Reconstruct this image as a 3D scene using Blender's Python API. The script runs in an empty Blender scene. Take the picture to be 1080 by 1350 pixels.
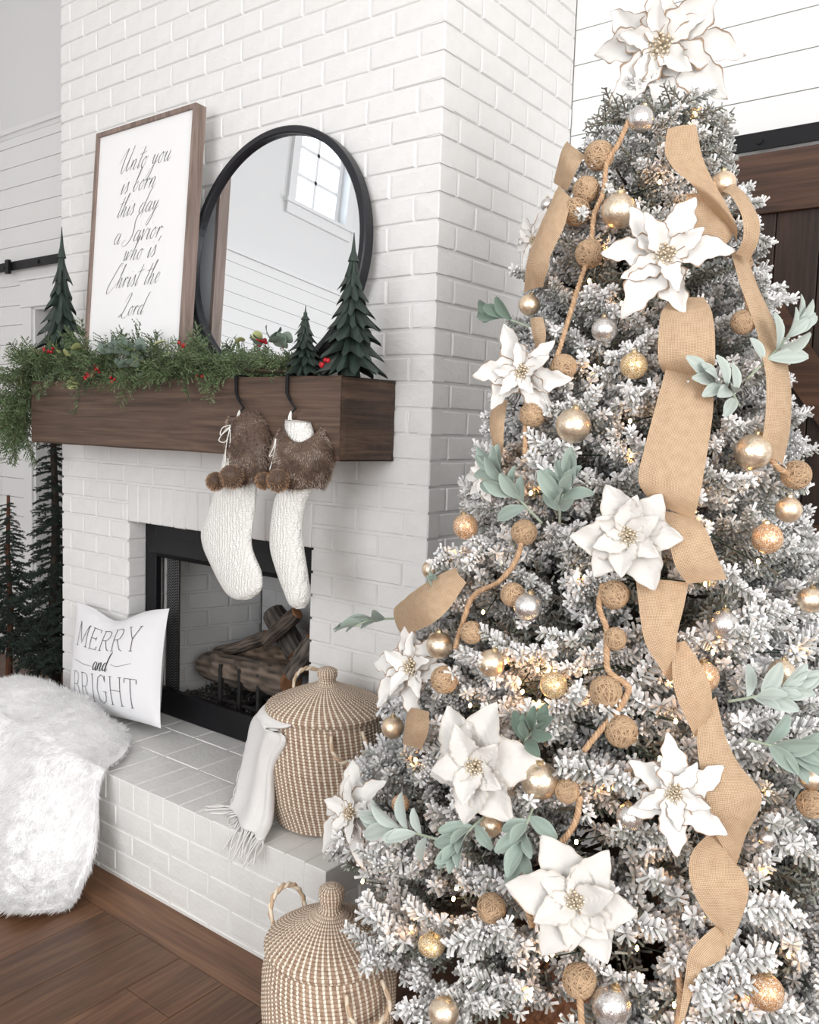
import bpy, bmesh, math, random
from mathutils import Vector, Matrix, noise as mnoise
sc = bpy.context.scene
COL = sc.collection
rnd = random.Random(7)
PI = math.pi

# ------------------------------------------------------------------ camera
FPX = 1146.334
YAW, PIT, ROL = math.radians(37.32654), math.radians(5.20450), math.radians(-1.90584)
CAM = Vector((0, 0, 1.624))
fw = Vector((-math.sin(YAW)*math.cos(PIT), math.cos(YAW)*math.cos(PIT), -math.sin(PIT)))
rt = fw.cross(Vector((0, 0, 1))).normalized()
dn = fw.cross(rt)
RT = math.cos(ROL)*rt + math.sin(ROL)*dn
DN = -math.sin(ROL)*rt + math.cos(ROL)*dn
cd = bpy.data.cameras.new('camera')
cam = bpy.data.objects.new('camera', cd)
COL.objects.link(cam)
cd.sensor_fit = 'HORIZONTAL'; cd.sensor_width = 36.0
cd.lens = 36.0*FPX/1080.0
cd.clip_start = 0.02
M = Matrix.Identity(4)
for i in range(3):
    M[i][0] = RT[i]; M[i][1] = -DN[i]; M[i][2] = -fw[i]; M[i][3] = CAM[i]
cam.matrix_world = M
sc.camera = cam

# ------------------------------------------------------------------ sky, daylight at the windows, exposure
wd = bpy.data.worlds.new('sky'); sc.world = wd; wd.use_nodes = True
bg = wd.node_tree.nodes['Background']
bg.inputs[0].default_value = (0.78, 0.88, 1.0, 1); bg.inputs[1].default_value = 1.25
sc.view_settings.view_transform = 'Standard'; sc.view_settings.look = 'None'
sc.view_settings.gamma = 1.0; sc.view_settings.use_curve_mapping = False
sc.view_settings.exposure = 0.50

def area(name, loc, rot, sx, sy, power, col):
    l = bpy.data.lights.new(name, 'AREA'); l.shape = 'RECTANGLE'; l.size = sx; l.size_y = sy
    l.energy = power; l.color = col
    o = bpy.data.objects.new(name, l); COL.objects.link(o); o.location = loc; o.rotation_euler = rot
    return o
ROOM = dict(x0=-5.85, x1=3.4, y0=-4.4, y1=3.044, z1=5.3)
# daylight entering through the window openings of the walls behind the camera and of the left wall
area('daylight_right_window', (3.38, -0.9, 2.5), (0, PI/2, 0), 3.0, 2.9, 180, (1.0, 0.972, 0.93))
area('daylight_front_window', (-0.6, -4.38, 2.3), (PI/2, 0, 0), 4.4, 2.8, 150, (1.0, 0.985, 0.965))
area('daylight_high_window', (-6.25, -1.6, 4.6), (0, -PI/2, 0), 1.2, 1.2, 9, (0.88, 0.94, 1.0))

# ------------------------------------------------------------------ pixel helpers (1080 x 1350 frame)
def ray(px, py):
    return RT*((px-540)/FPX) + DN*((py-675)/FPX) + fw
def onX(px, py, v): r = ray(px, py); return CAM + r*((v-CAM.x)/r.x)
def onY(px, py, v): r = ray(px, py); return CAM + r*((v-CAM.y)/r.y)
def onZ(px, py, v): r = ray(px, py); return CAM + r*((v-CAM.z)/r.z)
def proj(p):
    d = Vector(p)-CAM; z = d.dot(fw)
    return 540+FPX*d.dot(RT)/z, 675+FPX*d.dot(DN)/z, z

# ------------------------------------------------------------------ object helpers
class MB:
    def __init__(s): s.v = []; s.f = []; s.c = []; s.mi = []; s.uv = None
    def add(s, vs, fs, c=None, mi=0):
        b = len(s.v); s.v += [tuple(x) for x in vs]
        s.f += [tuple(b+i for i in f) for f in fs]; s.mi += [mi]*len(fs)
        if c is not None: s.c += [c]*len(vs) if not isinstance(c, list) else c
        elif s.c: s.c += [(1, 1, 1, 1)]*len(vs)
        return b
    def box(s, x0, x1, y0, y1, z0, z1, c=None, mi=0):
        s.add([(x0,y0,z0),(x1,y0,z0),(x1,y1,z0),(x0,y1,z0),(x0,y0,z1),(x1,y0,z1),(x1,y1,z1),(x0,y1,z1)],
              [(0,3,2,1),(4,5,6,7),(0,1,5,4),(1,2,6,5),(2,3,7,6),(3,0,4,7)], c, mi)
    def cbox(s, x0, x1, y0, y1, z0, z1, ch, c=None, mi=0):
        """box with chamfered edges"""
        bm = bmesh.new()
        vs = [bm.verts.new(p) for p in [(x0,y0,z0),(x1,y0,z0),(x1,y1,z0),(x0,y1,z0),(x0,y0,z1),(x1,y0,z1),(x1,y1,z1),(x0,y1,z1)]]
        for f in [(0,3,2,1),(4,5,6,7),(0,1,5,4),(1,2,6,5),(2,3,7,6),(3,0,4,7)]: bm.faces.new([vs[i] for i in f])
        bmesh.ops.bevel(bm, geom=bm.edges[:], offset=ch, segments=1, affect='EDGES')
        s.bm(bm, c, mi)
    def bm(s, bm, c=None, mi=0):
        bm.verts.index_update()
        s.add([v.co[:] for v in bm.verts], [[v.index for v in f.verts] for f in bm.faces], c, mi); bm.free()
    def tube(s, pts, r, n=6, c=None, mi=0, cap=True, flat=None):
        """tube through points; r a number or list"""
        pts = [Vector(p) for p in pts]; k = len(pts)
        if k < 2: return
        rs = r if isinstance(r, (list, tuple)) else [r]*k
        vs = []; up = None
        for i, p in enumerate(pts):
            t = (pts[min(i+1, k-1)]-pts[max(i-1, 0)])
            t = t.normalized() if t.length > 1e-9 else Vector((0, 0, 1))
            if up is None:
                a = Vector((0, 0, 1)) if abs(t.z) < .9 else Vector((1, 0, 0))
                up = (a - t*a.dot(t)).normalized()
            else:
                up = (up - t*up.dot(t))
                up = up.normalized() if up.length > 1e-6 else t.orthogonal().normalized()
            sd = t.cross(up)
            for j in range(n):
                a = 2*PI*j/n
                q = p + (up*math.cos(a)*(flat or 1) + sd*math.sin(a))*rs[i]
                vs.append(q)
        fs = []
        for i in range(k-1):
            for j in range(n):
                fs.append((i*n+j, i*n+(j+1) % n, (i+1)*n+(j+1) % n, (i+1)*n+j))
        if cap: fs += [tuple(range(n-1, -1, -1)), tuple((k-1)*n+j for j in range(n))]
        s.add(vs, fs, c, mi)
    def lathe(s, prof, n=24, c=None, mi=0, cx=0, cy=0):
        vs = []; fs = []; k = len(prof)
        for (r, z) in prof:
            for j in range(n):
                a = 2*PI*j/n; vs.append((cx+r*math.cos(a), cy+r*math.sin(a), z))
        for i in range(k-1):
            for j in range(n):
                fs.append((i*n+j, i*n+(j+1) % n, (i+1)*n+(j+1) % n, (i+1)*n+j))
        s.add(vs, fs, c, mi)
    def sphere(s, ctr, r, nu=10, nv=7, c=None, mi=0, sz=1.0):
        vs = [(ctr[0], ctr[1], ctr[2]+r*sz)]; fs = []
        for i in range(1, nv):
            t = PI*i/nv
            for j in range(nu):
                a = 2*PI*j/nu
                vs.append((ctr[0]+r*math.sin(t)*math.cos(a), ctr[1]+r*math.sin(t)*math.sin(a), ctr[2]+r*sz*math.cos(t)))
        vs.append((ctr[0], ctr[1], ctr[2]-r*sz)); L = len(vs)-1
        for j in range(nu): fs.append((0, 1+j, 1+(j+1) % nu))
        for i in range(nv-2):
            for j in range(nu):
                a = 1+i*nu
                fs.append((a+j, a+nu+j, a+nu+(j+1) % nu, a+(j+1) % nu))
        a = 1+(nv-2)*nu
        for j in range(nu): fs.append((a+j, L, a+(j+1) % nu))
        s.add(vs, fs, c, mi)
    def grid(s, P, nu, nv, c=None, mi=0, closeu=False):
        """P(i,j) -> point, i in 0..nu, j in 0..nv"""
        vs = [P(i, j) for i in range(nu+1) for j in range(nv+1)]
        w = nv+1
        s.add(vs, [(i*w+j, (i+1)*w+j, (i+1)*w+j+1, i*w+j+1) for i in range(nu) for j in range(nv)], c, mi)
    def mesh(s, name, mats, smooth=False):
        me = bpy.data.meshes.new(name)
        me.from_pydata(s.v, [], s.f); me.update()
        for m in (mats if isinstance(mats, (list, tuple)) else [mats]): me.materials.append(m)
        if any(s.mi): me.polygons.foreach_set('material_index', s.mi)
        if s.c:
            at = me.color_attributes.new('tint', 'FLOAT_COLOR', 'POINT')
            at.data.foreach_set('color', [x for q in s.c for x in q])
        if smooth: me.polygons.foreach_set('use_smooth', [True]*len(me.polygons))
        return me
    def build(s, name, mats, parent=None, smooth=False, local=False):
        return link(name, s.mesh(name, mats, smooth), parent, local)

def link(name, me, parent=None, local=False):
    o = bpy.data.objects.new(name, me); COL.objects.link(o)
    if parent is not None:
        o.parent = parent
        if not local: o.matrix_parent_inverse = parent_inv(parent)
    return o
INV = {}
def parent_inv(p):
    if p.name not in INV:
        m = p.matrix_basis.copy(); q = p
        while q.parent: m = q.parent.matrix_basis @ q.matrix_parent_inverse @ m if False else (q.parent.matrix_basis @ q.matrix_parent_inverse) @ m; q = q.parent
        INV[p.name] = m.inverted()
    return INV[p.name]
def tag(o, label, cat, group=None, kind=None):
    o['label'] = label; o['category'] = cat
    if group: o['group'] = group
    if kind: o['kind'] = kind
    return o
def thing(name, label, cat, loc=(0, 0, 0), group=None, kind=None):
    o = bpy.data.objects.new(name, None); COL.objects.link(o); o.location = loc
    o.empty_display_size = .05
    bpy.context.view_layer.update() if False else None
    o.matrix_basis = Matrix.Translation(Vector(loc))
    return tag(o, label, cat, group, kind)
def copy_tree(o, parent=None):
    c = o.copy(); COL.objects.link(c)
    if parent is not None: c.parent = parent
    for ch in KIDS.get(o.name, []): copy_tree(ch, c)
    return c
KIDS = {}

# ------------------------------------------------------------------ material helpers
def new_mat(name):
    m = bpy.data.materials.new(name); m.use_nodes = True
    nt = m.node_tree; b = nt.nodes['Principled BSDF']
    return m, nt, b
def nd(nt, t, **k):
    n = nt.nodes.new(t)
    for a, v in k.items(): setattr(n, a, v)
    return n
def setin(n, **k):
    for a, v in k.items(): n.inputs[a.replace('_', ' ')].default_value = v
def rgb(r, g, b): # sRGB 0-255 -> linear
    f = lambda c: ((c/255+.055)/1.055)**2.4 if c > 10.3 else c/255/12.92
    return (f(r), f(g), f(b), 1)
def coords(nt, kind='Object', scale=(1, 1, 1), rot=(0, 0, 0)):
    tc = nd(nt, 'ShaderNodeTexCoord'); mp = nd(nt, 'ShaderNodeMapping')
    mp.inputs['Scale'].default_value = scale; mp.inputs['Rotation'].default_value = rot
    nt.links.new(tc.outputs[kind], mp.inputs[0]); return mp.outputs[0]
def noise(nt, vec, scale, detail=3, rough=.55, dist=0.0):
    n = nd(nt, 'ShaderNodeTexNoise'); setin(n, Scale=scale, Detail=detail, Roughness=rough, Distortion=dist)
    if vec is not None: nt.links.new(vec, n.inputs['Vector'])
    return n.outputs[0]
def ramp(nt, fac, stops):
    r = nd(nt, 'ShaderNodeValToRGB'); e = r.color_ramp.elements
    while len(e) < len(stops): e.new(.5)
    for i, (p, c) in enumerate(stops): e[i].position = p; e[i].color = c
    nt.links.new(fac, r.inputs[0]); return r.outputs[0]
def mix(nt, a, b, fac, blend='MIX'):
    n = nd(nt, 'ShaderNodeMix', data_type='RGBA', blend_type=blend)
    for s, v in ((n.inputs[0], fac), (n.inputs[6], a), (n.inputs[7], b)):
        if hasattr(v, 'is_linked') or hasattr(v, 'links'): nt.links.new(v, s)
        else: s.default_value = v
    return n.outputs[2]
def bump(nt, b, h, strength=.3, dist=.01):
    n = nd(nt, 'ShaderNodeBump'); setin(n, Strength=strength, Distance=dist)
    nt.links.new(h, n.inputs['Height']); nt.links.new(n.outputs[0], b.inputs['Normal'])
def math_n(nt, op, a, bb=None):
    n = nd(nt, 'ShaderNodeMath', operation=op)
    for s, v in ((n.inputs[0], a), (n.inputs[1], bb)):
        if v is None: continue
        if hasattr(v, 'links'): nt.links.new(v, s)
        else: s.default_value = v
    return n.outputs[0]
def plain(name, col, rough=.5, metal=0, spec=None, bumps=None, var=0, sheen=0):
    m, nt, b = new_mat(name)
    setin(b, Base_Color=col, Roughness=rough, Metallic=metal)
    if spec is not None: b.inputs['Specular IOR Level'].default_value = spec
    if sheen: b.inputs['Sheen Weight'].default_value = sheen
    if var or bumps:
        v = coords(nt, 'Object')
    if var:
        n = noise(nt, v, 6 if not bumps else bumps[0]*.3, 4)
        c2 = tuple(x*(1-var) for x in col[:3])+(1,)
        nt.links.new(ramp(nt, n, [(.3, c2), (.7, col)]), b.inputs['Base Color'])
    if bumps: bump(nt, b, noise(nt, v, bumps[0], 4), bumps[1], bumps[2])
    return m
def wood(name, cols, grain_axis='X', scale=1.0, rough=.6, bstr=.3, rand=True, ring=3.0):
    m, nt, b = new_mat(name)
    tc = nd(nt, 'ShaderNodeTexCoord'); src = tc.outputs['Object']
    if rand:
        oi = nd(nt, 'ShaderNodeObjectInfo'); cv = nd(nt, 'ShaderNodeCombineXYZ')
        mm = math_n(nt, 'MULTIPLY', oi.outputs['Random'], 37.0)
        for i in range(3): nt.links.new(mm, cv.inputs[i])
        va = nd(nt, 'ShaderNodeVectorMath', operation='ADD'); nt.links.new(src, va.inputs[0]); nt.links.new(cv.outputs[0], va.inputs[1]); src = va.outputs[0]
    mp = nd(nt, 'ShaderNodeMapping'); sv = [9*scale]*3; sv['XYZ'.index(grain_axis)] = .55*scale
    mp.inputs['Scale'].default_value = sv; nt.links.new(src, mp.inputs[0])
    n1 = noise(nt, mp.outputs[0], ring, 5, .6, 1.2)
    sv2 = [60*scale]*3; sv2['XYZ'.index(grain_axis)] = 1.5*scale
    mp2 = nd(nt, 'ShaderNodeMapping'); mp2.inputs['Scale'].default_value = sv2; nt.links.new(src, mp2.inputs[0])
    n2 = noise(nt, mp2.outputs[0], 3, 3, .6)
    f = math_n(nt, 'ADD', math_n(nt, 'MULTIPLY', n1, .7), math_n(nt, 'MULTIPLY', n2, .3))
    c = ramp(nt, f, [(.36, cols[0]), (.5, cols[1]), (.64, cols[2])])
    if rand:
        h = nd(nt, 'ShaderNodeHueSaturation'); v = math_n(nt, 'ADD', math_n(nt, 'MULTIPLY', oi.outputs['Random'], .45), .78)
        nt.links.new(v, h.inputs['Value']); nt.links.new(c, h.inputs['Color']); c = h.outputs[0]
    nt.links.new(c, b.inputs['Base Color']); setin(b, Roughness=rough)
    bump(nt, b, f, bstr, .004)
    return m
def tint_mat(name, rough=.7, sheen=0, bumps=None, trans=0, spec=None):
    m, nt, b = new_mat(name)
    a = nd(nt, 'ShaderNodeAttribute', attribute_name='tint')
    nt.links.new(a.outputs['Color'], b.inputs['Base Color']); setin(b, Roughness=rough)
    if sheen: b.inputs['Sheen Weight'].default_value = sheen
    if spec is not None: b.inputs['Specular IOR Level'].default_value = spec
    if bumps: bump(nt, b, noise(nt, coords(nt), bumps[0], 3), bumps[1], bumps[2])
    return m

# painted brick: soft relief under thick paint
def brick_paint(name, col, rough=.5):
    m, nt, b = new_mat(name)
    v = coords(nt, 'Object')
    n1 = noise(nt, v, 55, 5, .62); n2 = noise(nt, v, 14, 2)
    f = math_n(nt, 'ADD', math_n(nt, 'MULTIPLY', n1, .6), math_n(nt, 'MULTIPLY', n2, .4))
    nt.links.new(ramp(nt, n2, [(.3, tuple(x*.95 for x in col[:3])+(1,)), (.7, col)]), b.inputs['Base Color'])
    setin(b, Roughness=rough); bump(nt, b, f, .55, .006)
    return m
M_BRICK = brick_paint('white_painted_brick', (.80, .795, .785, 1))
M_HEARTHB = brick_paint('hearth_painted_brick', (.82, .815, .795, 1), .45)
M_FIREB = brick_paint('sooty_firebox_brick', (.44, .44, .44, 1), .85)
M_WALL = plain('wall_paint', (.80, .80, .80, 1), .6)
M_SHIP = plain('shiplap_paint', (.85, .85, .845, 1), .45)
M_GAP = plain('shiplap_gap_shadow', (.30, .30, .30, 1), .9)
M_TRIM = plain('trim_paint', (.84, .84, .84, 1), .35)
M_BLACK = plain('black_metal', (.006, .006, .008, 1), .45, 0, .3)
M_BLACKM = plain('matte_black_steel', (.006, .006, .007, 1), .55)
M_FLOORY = wood('floor_oak_lengthwise', [rgb(78, 52, 36), rgb(101, 70, 49), rgb(120, 87, 63)], 'Y', 1.0, .42, .25)
M_FLOORX = wood('floor_oak_border', [rgb(80, 53, 36), rgb(104, 72, 50), rgb(122, 88, 63)], 'X', 1.0, .42, .25)

# ------------------------------------------------------------------ room shell
X0, X1, Y0, Y1, Z1 = ROOM['x0'], ROOM['x1'], ROOM['y0'], ROOM['y1'], ROOM['z1']
CX0, CX1, CY = -3.715, -1.614, 2.214      # chimney breast
HEARTH_Z, HEARTH_Y = .369, 1.765
m = MB(); m.box(X0-.2, X1+.2, Y0-.2, Y1+1.6, -.12, -.014)
floor = m.build('floor', plain('subfloor', (.03, .02, .015, 1), .9))
tag(floor, 'dark brown oak plank floor in front of the brick hearth', 'floor', kind='structure')
def plank(x0, x1, y0, y1, mat):
    m = MB(); g = .0008
    x0 += g; x1 -= g; y0 += g; y1 -= g; c = .0015
    m.add([(x0,y0,-.014),(x1,y0,-.014),(x1,y1,-.014),(x0,y1,-.014),(x0,y0,-c),(x1,y0,-c),(x1,y1,-c),(x0,y1,-c),
           (x0+c,y0+c,0),(x1-c,y0+c,0),(x1-c,y1-c,0),(x0+c,y1-c,0)],
          [(0,1,5,4),(1,2,6,5),(2,3,7,6),(3,0,4,7),(4,5,9,8),(5,6,10,9),(6,7,11,10),(7,4,8,11),(8,9,10,11)])
    m.build('plank', mat, floor)
BY = 1.612
k = 0; x = -2.456-.2*17
while x < X1:
    a, b = max(x, X0), min(x+.2, X1)
    ends = [BY] if (a > CX0-.3 and b < CX1+.08) else [Y1+ (1.4 if -5.6 < a < -3.7 else 0)]
    y = ends[0]; st = 1.42 if abs(a+2.056) < .02 else y - rnd.uniform(.5, 1.7)
    first = True
    while y > Y0:
        yn = max(st if first else y-rnd.uniform(1.1, 1.9), Y0)
        if y > -1.6 or True: plank(a, b, yn, y, M_FLOORY)
        y = yn; first = False
    x += .2
for a, b in ((-3.856, -2.75), (-2.75, -1.656)): plank(a, b, BY, HEARTH_Y+.03, M_FLOORX)

def wall(name, boxes, mat, label):
    m = MB()
    for q in boxes: m.box(*q)
    return tag(m.build(name, mat), label, 'wall', kind='structure')
DX0, DX1, DZ = -5.44, -4.02, 2.35      # doorway left of the chimney
CAPZ = 3.507
wall_back = wall('wall_back', [(X0-.15, DX0, Y1+.016, Y1+.17, 0, Z1), (DX0, DX1, Y1+.016, Y1+.17, DZ, Z1), (DX1, X1+.15, Y1+.016, Y1+.17, 0, Z1)],
                 M_WALL, 'white shiplap wall behind the brick chimney and the tree')
WLY0, WLY1, WLZ0, WLZ1 = -1.94, -1.25, 4.14, 5.03     # high window opening
wall_left = wall('wall_left', [(X0-.17, X0-.016, Y0, WLY0, 0, Z1), (X0-.17, X0-.016, WLY1, Y1+.17, 0, Z1), (X0-.17, X0-.016, WLY0, WLY1, 0, WLZ0), (X0-.17, X0-.016, WLY0, WLY1, WLZ1, Z1)],
                 M_WALL, 'pale wall with shiplap wainscot and a high window, seen in the mirror')
wall('wall_right', [(X1, X1+.15, Y0, -2.4, 0, Z1), (X1, X1+.15, .6, Y1+.17, 0, Z1), (X1, X1+.15, -2.4, .6, 0, 1.0), (X1, X1+.15, -2.4, .6, 4.0, Z1)], M_WALL, 'white side wall with a tall window opposite the chimney side')
wall('wall_front', [(X0, -2.8, Y0-.15, Y0, 0, Z1), (1.6, X1, Y0-.15, Y0, 0, Z1), (-2.8, 1.6, Y0-.15, Y0, 0, .9), (-2.8, 1.6, Y0-.15, Y0, 3.7, Z1)], M_WALL, 'white wall with a wide window facing the fireplace')
m = MB(); m.box(X0-.17, X1+.15, Y0-.15, Y1+.17, Z1, Z1+.1)
tag(m.build('ceiling', M_WALL), 'plain white ceiling above the brick chimney', 'ceiling', kind='structure')

# shiplap boards
PITCH = .1272
def board_y(x0, x1, z0, z1, par):
    m = MB(); c = .003; y = Y1; z0 += .0017; z1 -= .0017
    m.add([(x0,y+.015,z0),(x1,y+.015,z0),(x1,y+.015,z1),(x0,y+.015,z1),(x0,y,z0),(x1,y,z0),(x1,y,z1),(x0,y,z1)],
          [(0,1,5,4),(1,2,6,5),(2,3,7,6),(3,0,4,7),(4,5,6,7)])
    m.build('board', M_SHIP, par)
def board_x(y0, y1, z0, z1, par):
    m = MB(); x = X0; z0 += .0017; z1 -= .0017
    m.add([(x-.015,y0,z0),(x-.015,y1,z0),(x-.015,y1,z1),(x-.015,y0,z1),(x,y0,z0),(x,y1,z0),(x,y1,z1),(x,y0,z1)],
          [(0,4,5,1),(1,5,6,2),(2,6,7,3),(3,7,4,0),(4,7,6,5)])
    m.build('board', M_SHIP, par)
zj = 1.624+1.025*1.23      # a measured joint
bz = [zj+PITCH*i for i in range(-24, 32)]
for i in range(len(bz)-1):
    a, b = max(bz[i], 0), bz[i+1]
    if b <= .02: continue
    if a < Z1: board_y(CX1, X1, a, min(b, Z1), wall_back)
    if b <= CAPZ-.03 or a < CAPZ-.03:
        b2 = min(b, CAPZ-.03)
        if a >= DZ+.1: board_y(X0, CX0, a, b2, wall_back)
        else:
            board_y(X0, DX0-.09, a, b2, wall_back); board_y(DX1+.09, CX0, a, b2, wall_back)
        board_x(Y0, Y1, a, b2, wall_left)
m = MB(); m.box(X1*0+CX1, X1, Y1+.0145, Y1+.0155, 0, Z1); m.box(X0, DX0, Y1+.0145, Y1+.0155, 0, CAPZ-.03); m.box(DX0, CX0, Y1+.0145, Y1+.0155, DZ, CAPZ-.03); m.box(DX1, CX0, Y1+.0145, Y1+.0155, 0, DZ)
m.build('board_backing', M_GAP, wall_back)
m = MB(); m.box(X0-.0155, X0-.0145, Y0, Y1, 0, CAPZ-.03); m.build('board_backing', M_GAP, wall_left)
m = MB(); m.box(X0, CX0, Y1-.022, Y1+.016, CAPZ-.03, CAPZ); m.box(X0, CX0, Y1-.006, Y1+.016, CAPZ-.055, CAPZ-.03)
tag(m.build('trim_1', M_TRIM), 'white cap ledge along the top of the shiplap beside the chimney', 'trim', kind='structure')
m = MB(); m.box(X0-.016, X0+.022, Y0, Y1, CAPZ-.03, CAPZ)
tag(m.build('trim_2', M_TRIM), 'white cap ledge on the shiplap wall seen in the mirror', 'trim', kind='structure')
m = MB(); m.box(X0-.016, X0+.012, Y0, Y1, 0, .14); tag(m.build('baseboard_left', M_TRIM), 'white baseboard under the shiplap of the window wall', 'baseboard', kind='structure')
m = MB(); m.box(CX1, X1, Y1-.014, Y1, 0, .14); tag(m.build('baseboard_back', M_TRIM), 'white baseboard behind the christmas tree', 'baseboard', kind='structure')

# high window in the left wall
w1 = thing('window_1', 'high six pane window with white trim, seen in the round mirror', 'window', (X0, (WLY0+WLY1)/2, WLZ0), kind='structure')
def wbox(name, q, mat=M_TRIM):
    m = MB(); m.box(*q); return m.build(name, mat, w1)
t = .09
wbox('casing', (X0-.016, X0+.02, WLY0-t, WLY0, WLZ0, WLZ1+t)); wbox('casing', (X0-.016, X0+.02, WLY1, WLY1+t, WLZ0, WLZ1+t))
wbox('casing', (X0-.016, X0+.024, WLY0-t, WLY1+t, WLZ1, WLZ1+.11)); wbox('sill', (X0-.12, X0+.045, WLY0-t-.03, WLY1+t+.03, WLZ0-.03, WLZ0))
wbox('apron', (X0-.016, X0+.018, WLY0-t, WLY1+t, WLZ0-.12, WLZ0-.03))
ym = (WLY0+WLY1)/2; zm = (WLZ0+WLZ1)/2
for q in ((WLY0, WLY0+.05, WLZ0, WLZ1), (WLY1-.05, WLY1, WLZ0, WLZ1), (WLY0, WLY1, WLZ0, WLZ0+.05), (WLY0, WLY1, WLZ1-.05, WLZ1)):
    wbox('sash_rail', (X0-.13, X0-.09, *q))
zms = [WLZ0+.05+(WLZ1-WLZ0-.1)*k/3 for k in range(4)]
wbox('muntin', (X0-.125, X0-.1, ym-.016, ym+.016, WLZ0+.05, WLZ1-.05))
for zz in zms[1:3]: wbox('muntin', (X0-.125, X0-.1, WLY0+.05, WLY1-.05, zz-.016, zz+.016))
mg, nt, b = new_mat('window_glass'); tr = nd(nt, 'ShaderNodeBsdfTransparent'); gl = nd(nt, 'ShaderNodeBsdfGlossy'); setin(gl, Roughness=.02)
mx = nd(nt, 'ShaderNodeMixShader'); mx.inputs[0].default_value = .06; nt.links.new(tr.outputs[0], mx.inputs[1]); nt.links.new(gl.outputs[0], mx.inputs[2])
nt.links.new(mx.outputs[0], nt.nodes['Material Output'].inputs[0])
for a, b_ in ((WLY0+.05, ym-.01), (ym+.01, WLY1-.05)):
    for c, d in zip(zms[:-1], zms[1:]): wbox('pane', (X0-.116, X0-.112, a, b_, c, d), mg)
# windows behind the camera
for n, (nm, lab) in enumerate((('window_2', 'tall window of the side wall that lights the tree'), ('window_3', 'wide window facing the fireplace'))):
    w = thing(nm, lab, 'window', (X1, -.9, 1.0) if n == 0 else (-.6, Y0, .9), kind='structure')
    def fb(name, q):
        m = MB(); m.box(*q); return m.build(name, M_TRIM, w)
    if n == 0:
        for y in (-2.4, -1.4, -.4, .6): fb('frame', (X1-.03, X1+.1, y-.05, y+.05, 1.0, 4.0))
        for z in (1.0, 2.7, 4.0): fb('frame', (X1-.03, X1+.1, -2.4, .6, z-.04, z+.04))
    else:
        for x in (-2.8, -1.7, -.6, .5, 1.6): fb('frame', (x-.05, x+.05, Y0-.1, Y0+.03, .9, 3.7))
        for z in (.9, 2.5, 3.7): fb('frame', (-2.8, 1.6, Y0-.1, Y0+.03, z-.04, z+.04))

# doorway left of the chimney: casing, jamb and the dim room beyond
d1 = thing('door_1', 'cased white doorway into a dim room beside the chimney', 'doorway', (DX0, Y1, 0), kind='structure')
def dbox(name, q, mat=M_TRIM):
    m = MB(); m.cbox(*q, .004); return m.build(name, mat, d1)
dbox('casing', (DX0-.10, DX0, Y1-.02, Y1+.016, 0, DZ)); dbox('casing', (DX1, DX1+.10, Y1-.02, Y1+.016, 0, DZ))
dbox('head_casing', (DX0-.12, DX1+.12, Y1-.026, Y1+.016, DZ, DZ+.17)); dbox('head_cap', (DX0-.13, DX1+.13, Y1-.035, Y1+.016, DZ+.17, DZ+.19))
dbox('jamb', (DX0-.005, DX0+.015, Y1, Y1+.3, 0, DZ)); dbox('jamb', (DX1-.015, DX1+.005, Y1, Y1+.3, 0, DZ)); dbox('jamb', (DX0, DX1, Y1, Y1+.3, DZ-.015, DZ+.005))
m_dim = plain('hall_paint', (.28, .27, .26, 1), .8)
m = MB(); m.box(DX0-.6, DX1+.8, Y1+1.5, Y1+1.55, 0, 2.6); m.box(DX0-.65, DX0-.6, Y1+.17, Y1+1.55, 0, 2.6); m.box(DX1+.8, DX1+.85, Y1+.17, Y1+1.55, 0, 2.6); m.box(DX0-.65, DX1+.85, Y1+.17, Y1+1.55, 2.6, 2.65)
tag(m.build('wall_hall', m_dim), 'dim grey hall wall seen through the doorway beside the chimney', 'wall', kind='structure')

# ------------------------------------------------------------------ brick laying
def brick_mesh(sx, sy, sz, seed, ch=.0035, mat=M_BRICK):
    """unit: front face at y=0 looking -y, x 0..sx, z 0..sz, depth sy; slightly uneven"""
    r = random.Random(seed); j = lambda a: r.uniform(-a, a)
    m = MB(); c = ch
    x0, x1, z0, z1 = j(.0012), sx+j(.0012), j(.001), sz+j(.001)
    fy = j(.0012)
    v = [(x0,sy,z0),(x1,sy,z0),(x1,sy,z1),(x0,sy,z1), (x0,c,z0),(x1,c,z0),(x1,c,z1),(x0,c,z1)]
    v += [(x0+c+j(.001), fy+j(.001), z0+c+j(.001)), (x1-c+j(.001), fy+j(.001), z0+c+j(.001)), (x1-c+j(.001), fy+j(.001), z1-c+j(.001)), (x0+c+j(.001), fy+j(.001), z1-c+j(.001))]
    v += [((x0+x1)/2, fy-.001+j(.001), (z0+z1)/2)]
    m.add(v, [(0,1,5,4),(1,2,6,5),(2,3,7,6),(3,0,4,7),(4,5,9,8),(5,6,10,9),(6,7,11,10),(7,4,8,11),(8,9,12),(9,10,12),(10,11,12),(11,8,12)])
    return m
BRK = {}
def brick_data(sx, sy, sz, mat, var=6):
    key = (round(sx, 3), round(sy, 3), round(sz, 3), mat.name)
    if key not in BRK: BRK[key] = [brick_mesh(sx, sy, sz, hash(key[:3])*7+i).mesh('brick', mat) for i in range(var)]
    return rnd.choice(BRK[key])
ROTS = {'front': Matrix.Identity(4), 'right': Matrix.Rotation(PI/2, 4, 'Z'), 'left': Matrix.Rotation(-PI/2, 4, 'Z'), 'top': Matrix.Rotation(-PI/2, 4, 'X')}
def lay(par, face, loc, sx, sy, sz, mat):
    o = bpy.data.objects.new('brick', brick_data(sx, sy, sz, mat)); COL.objects.link(o)
    o.parent = par; o.matrix_parent_inverse = parent_inv(par)
    o.matrix_basis = Matrix.Translation(loc) @ ROTS[face]
    return o
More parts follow.
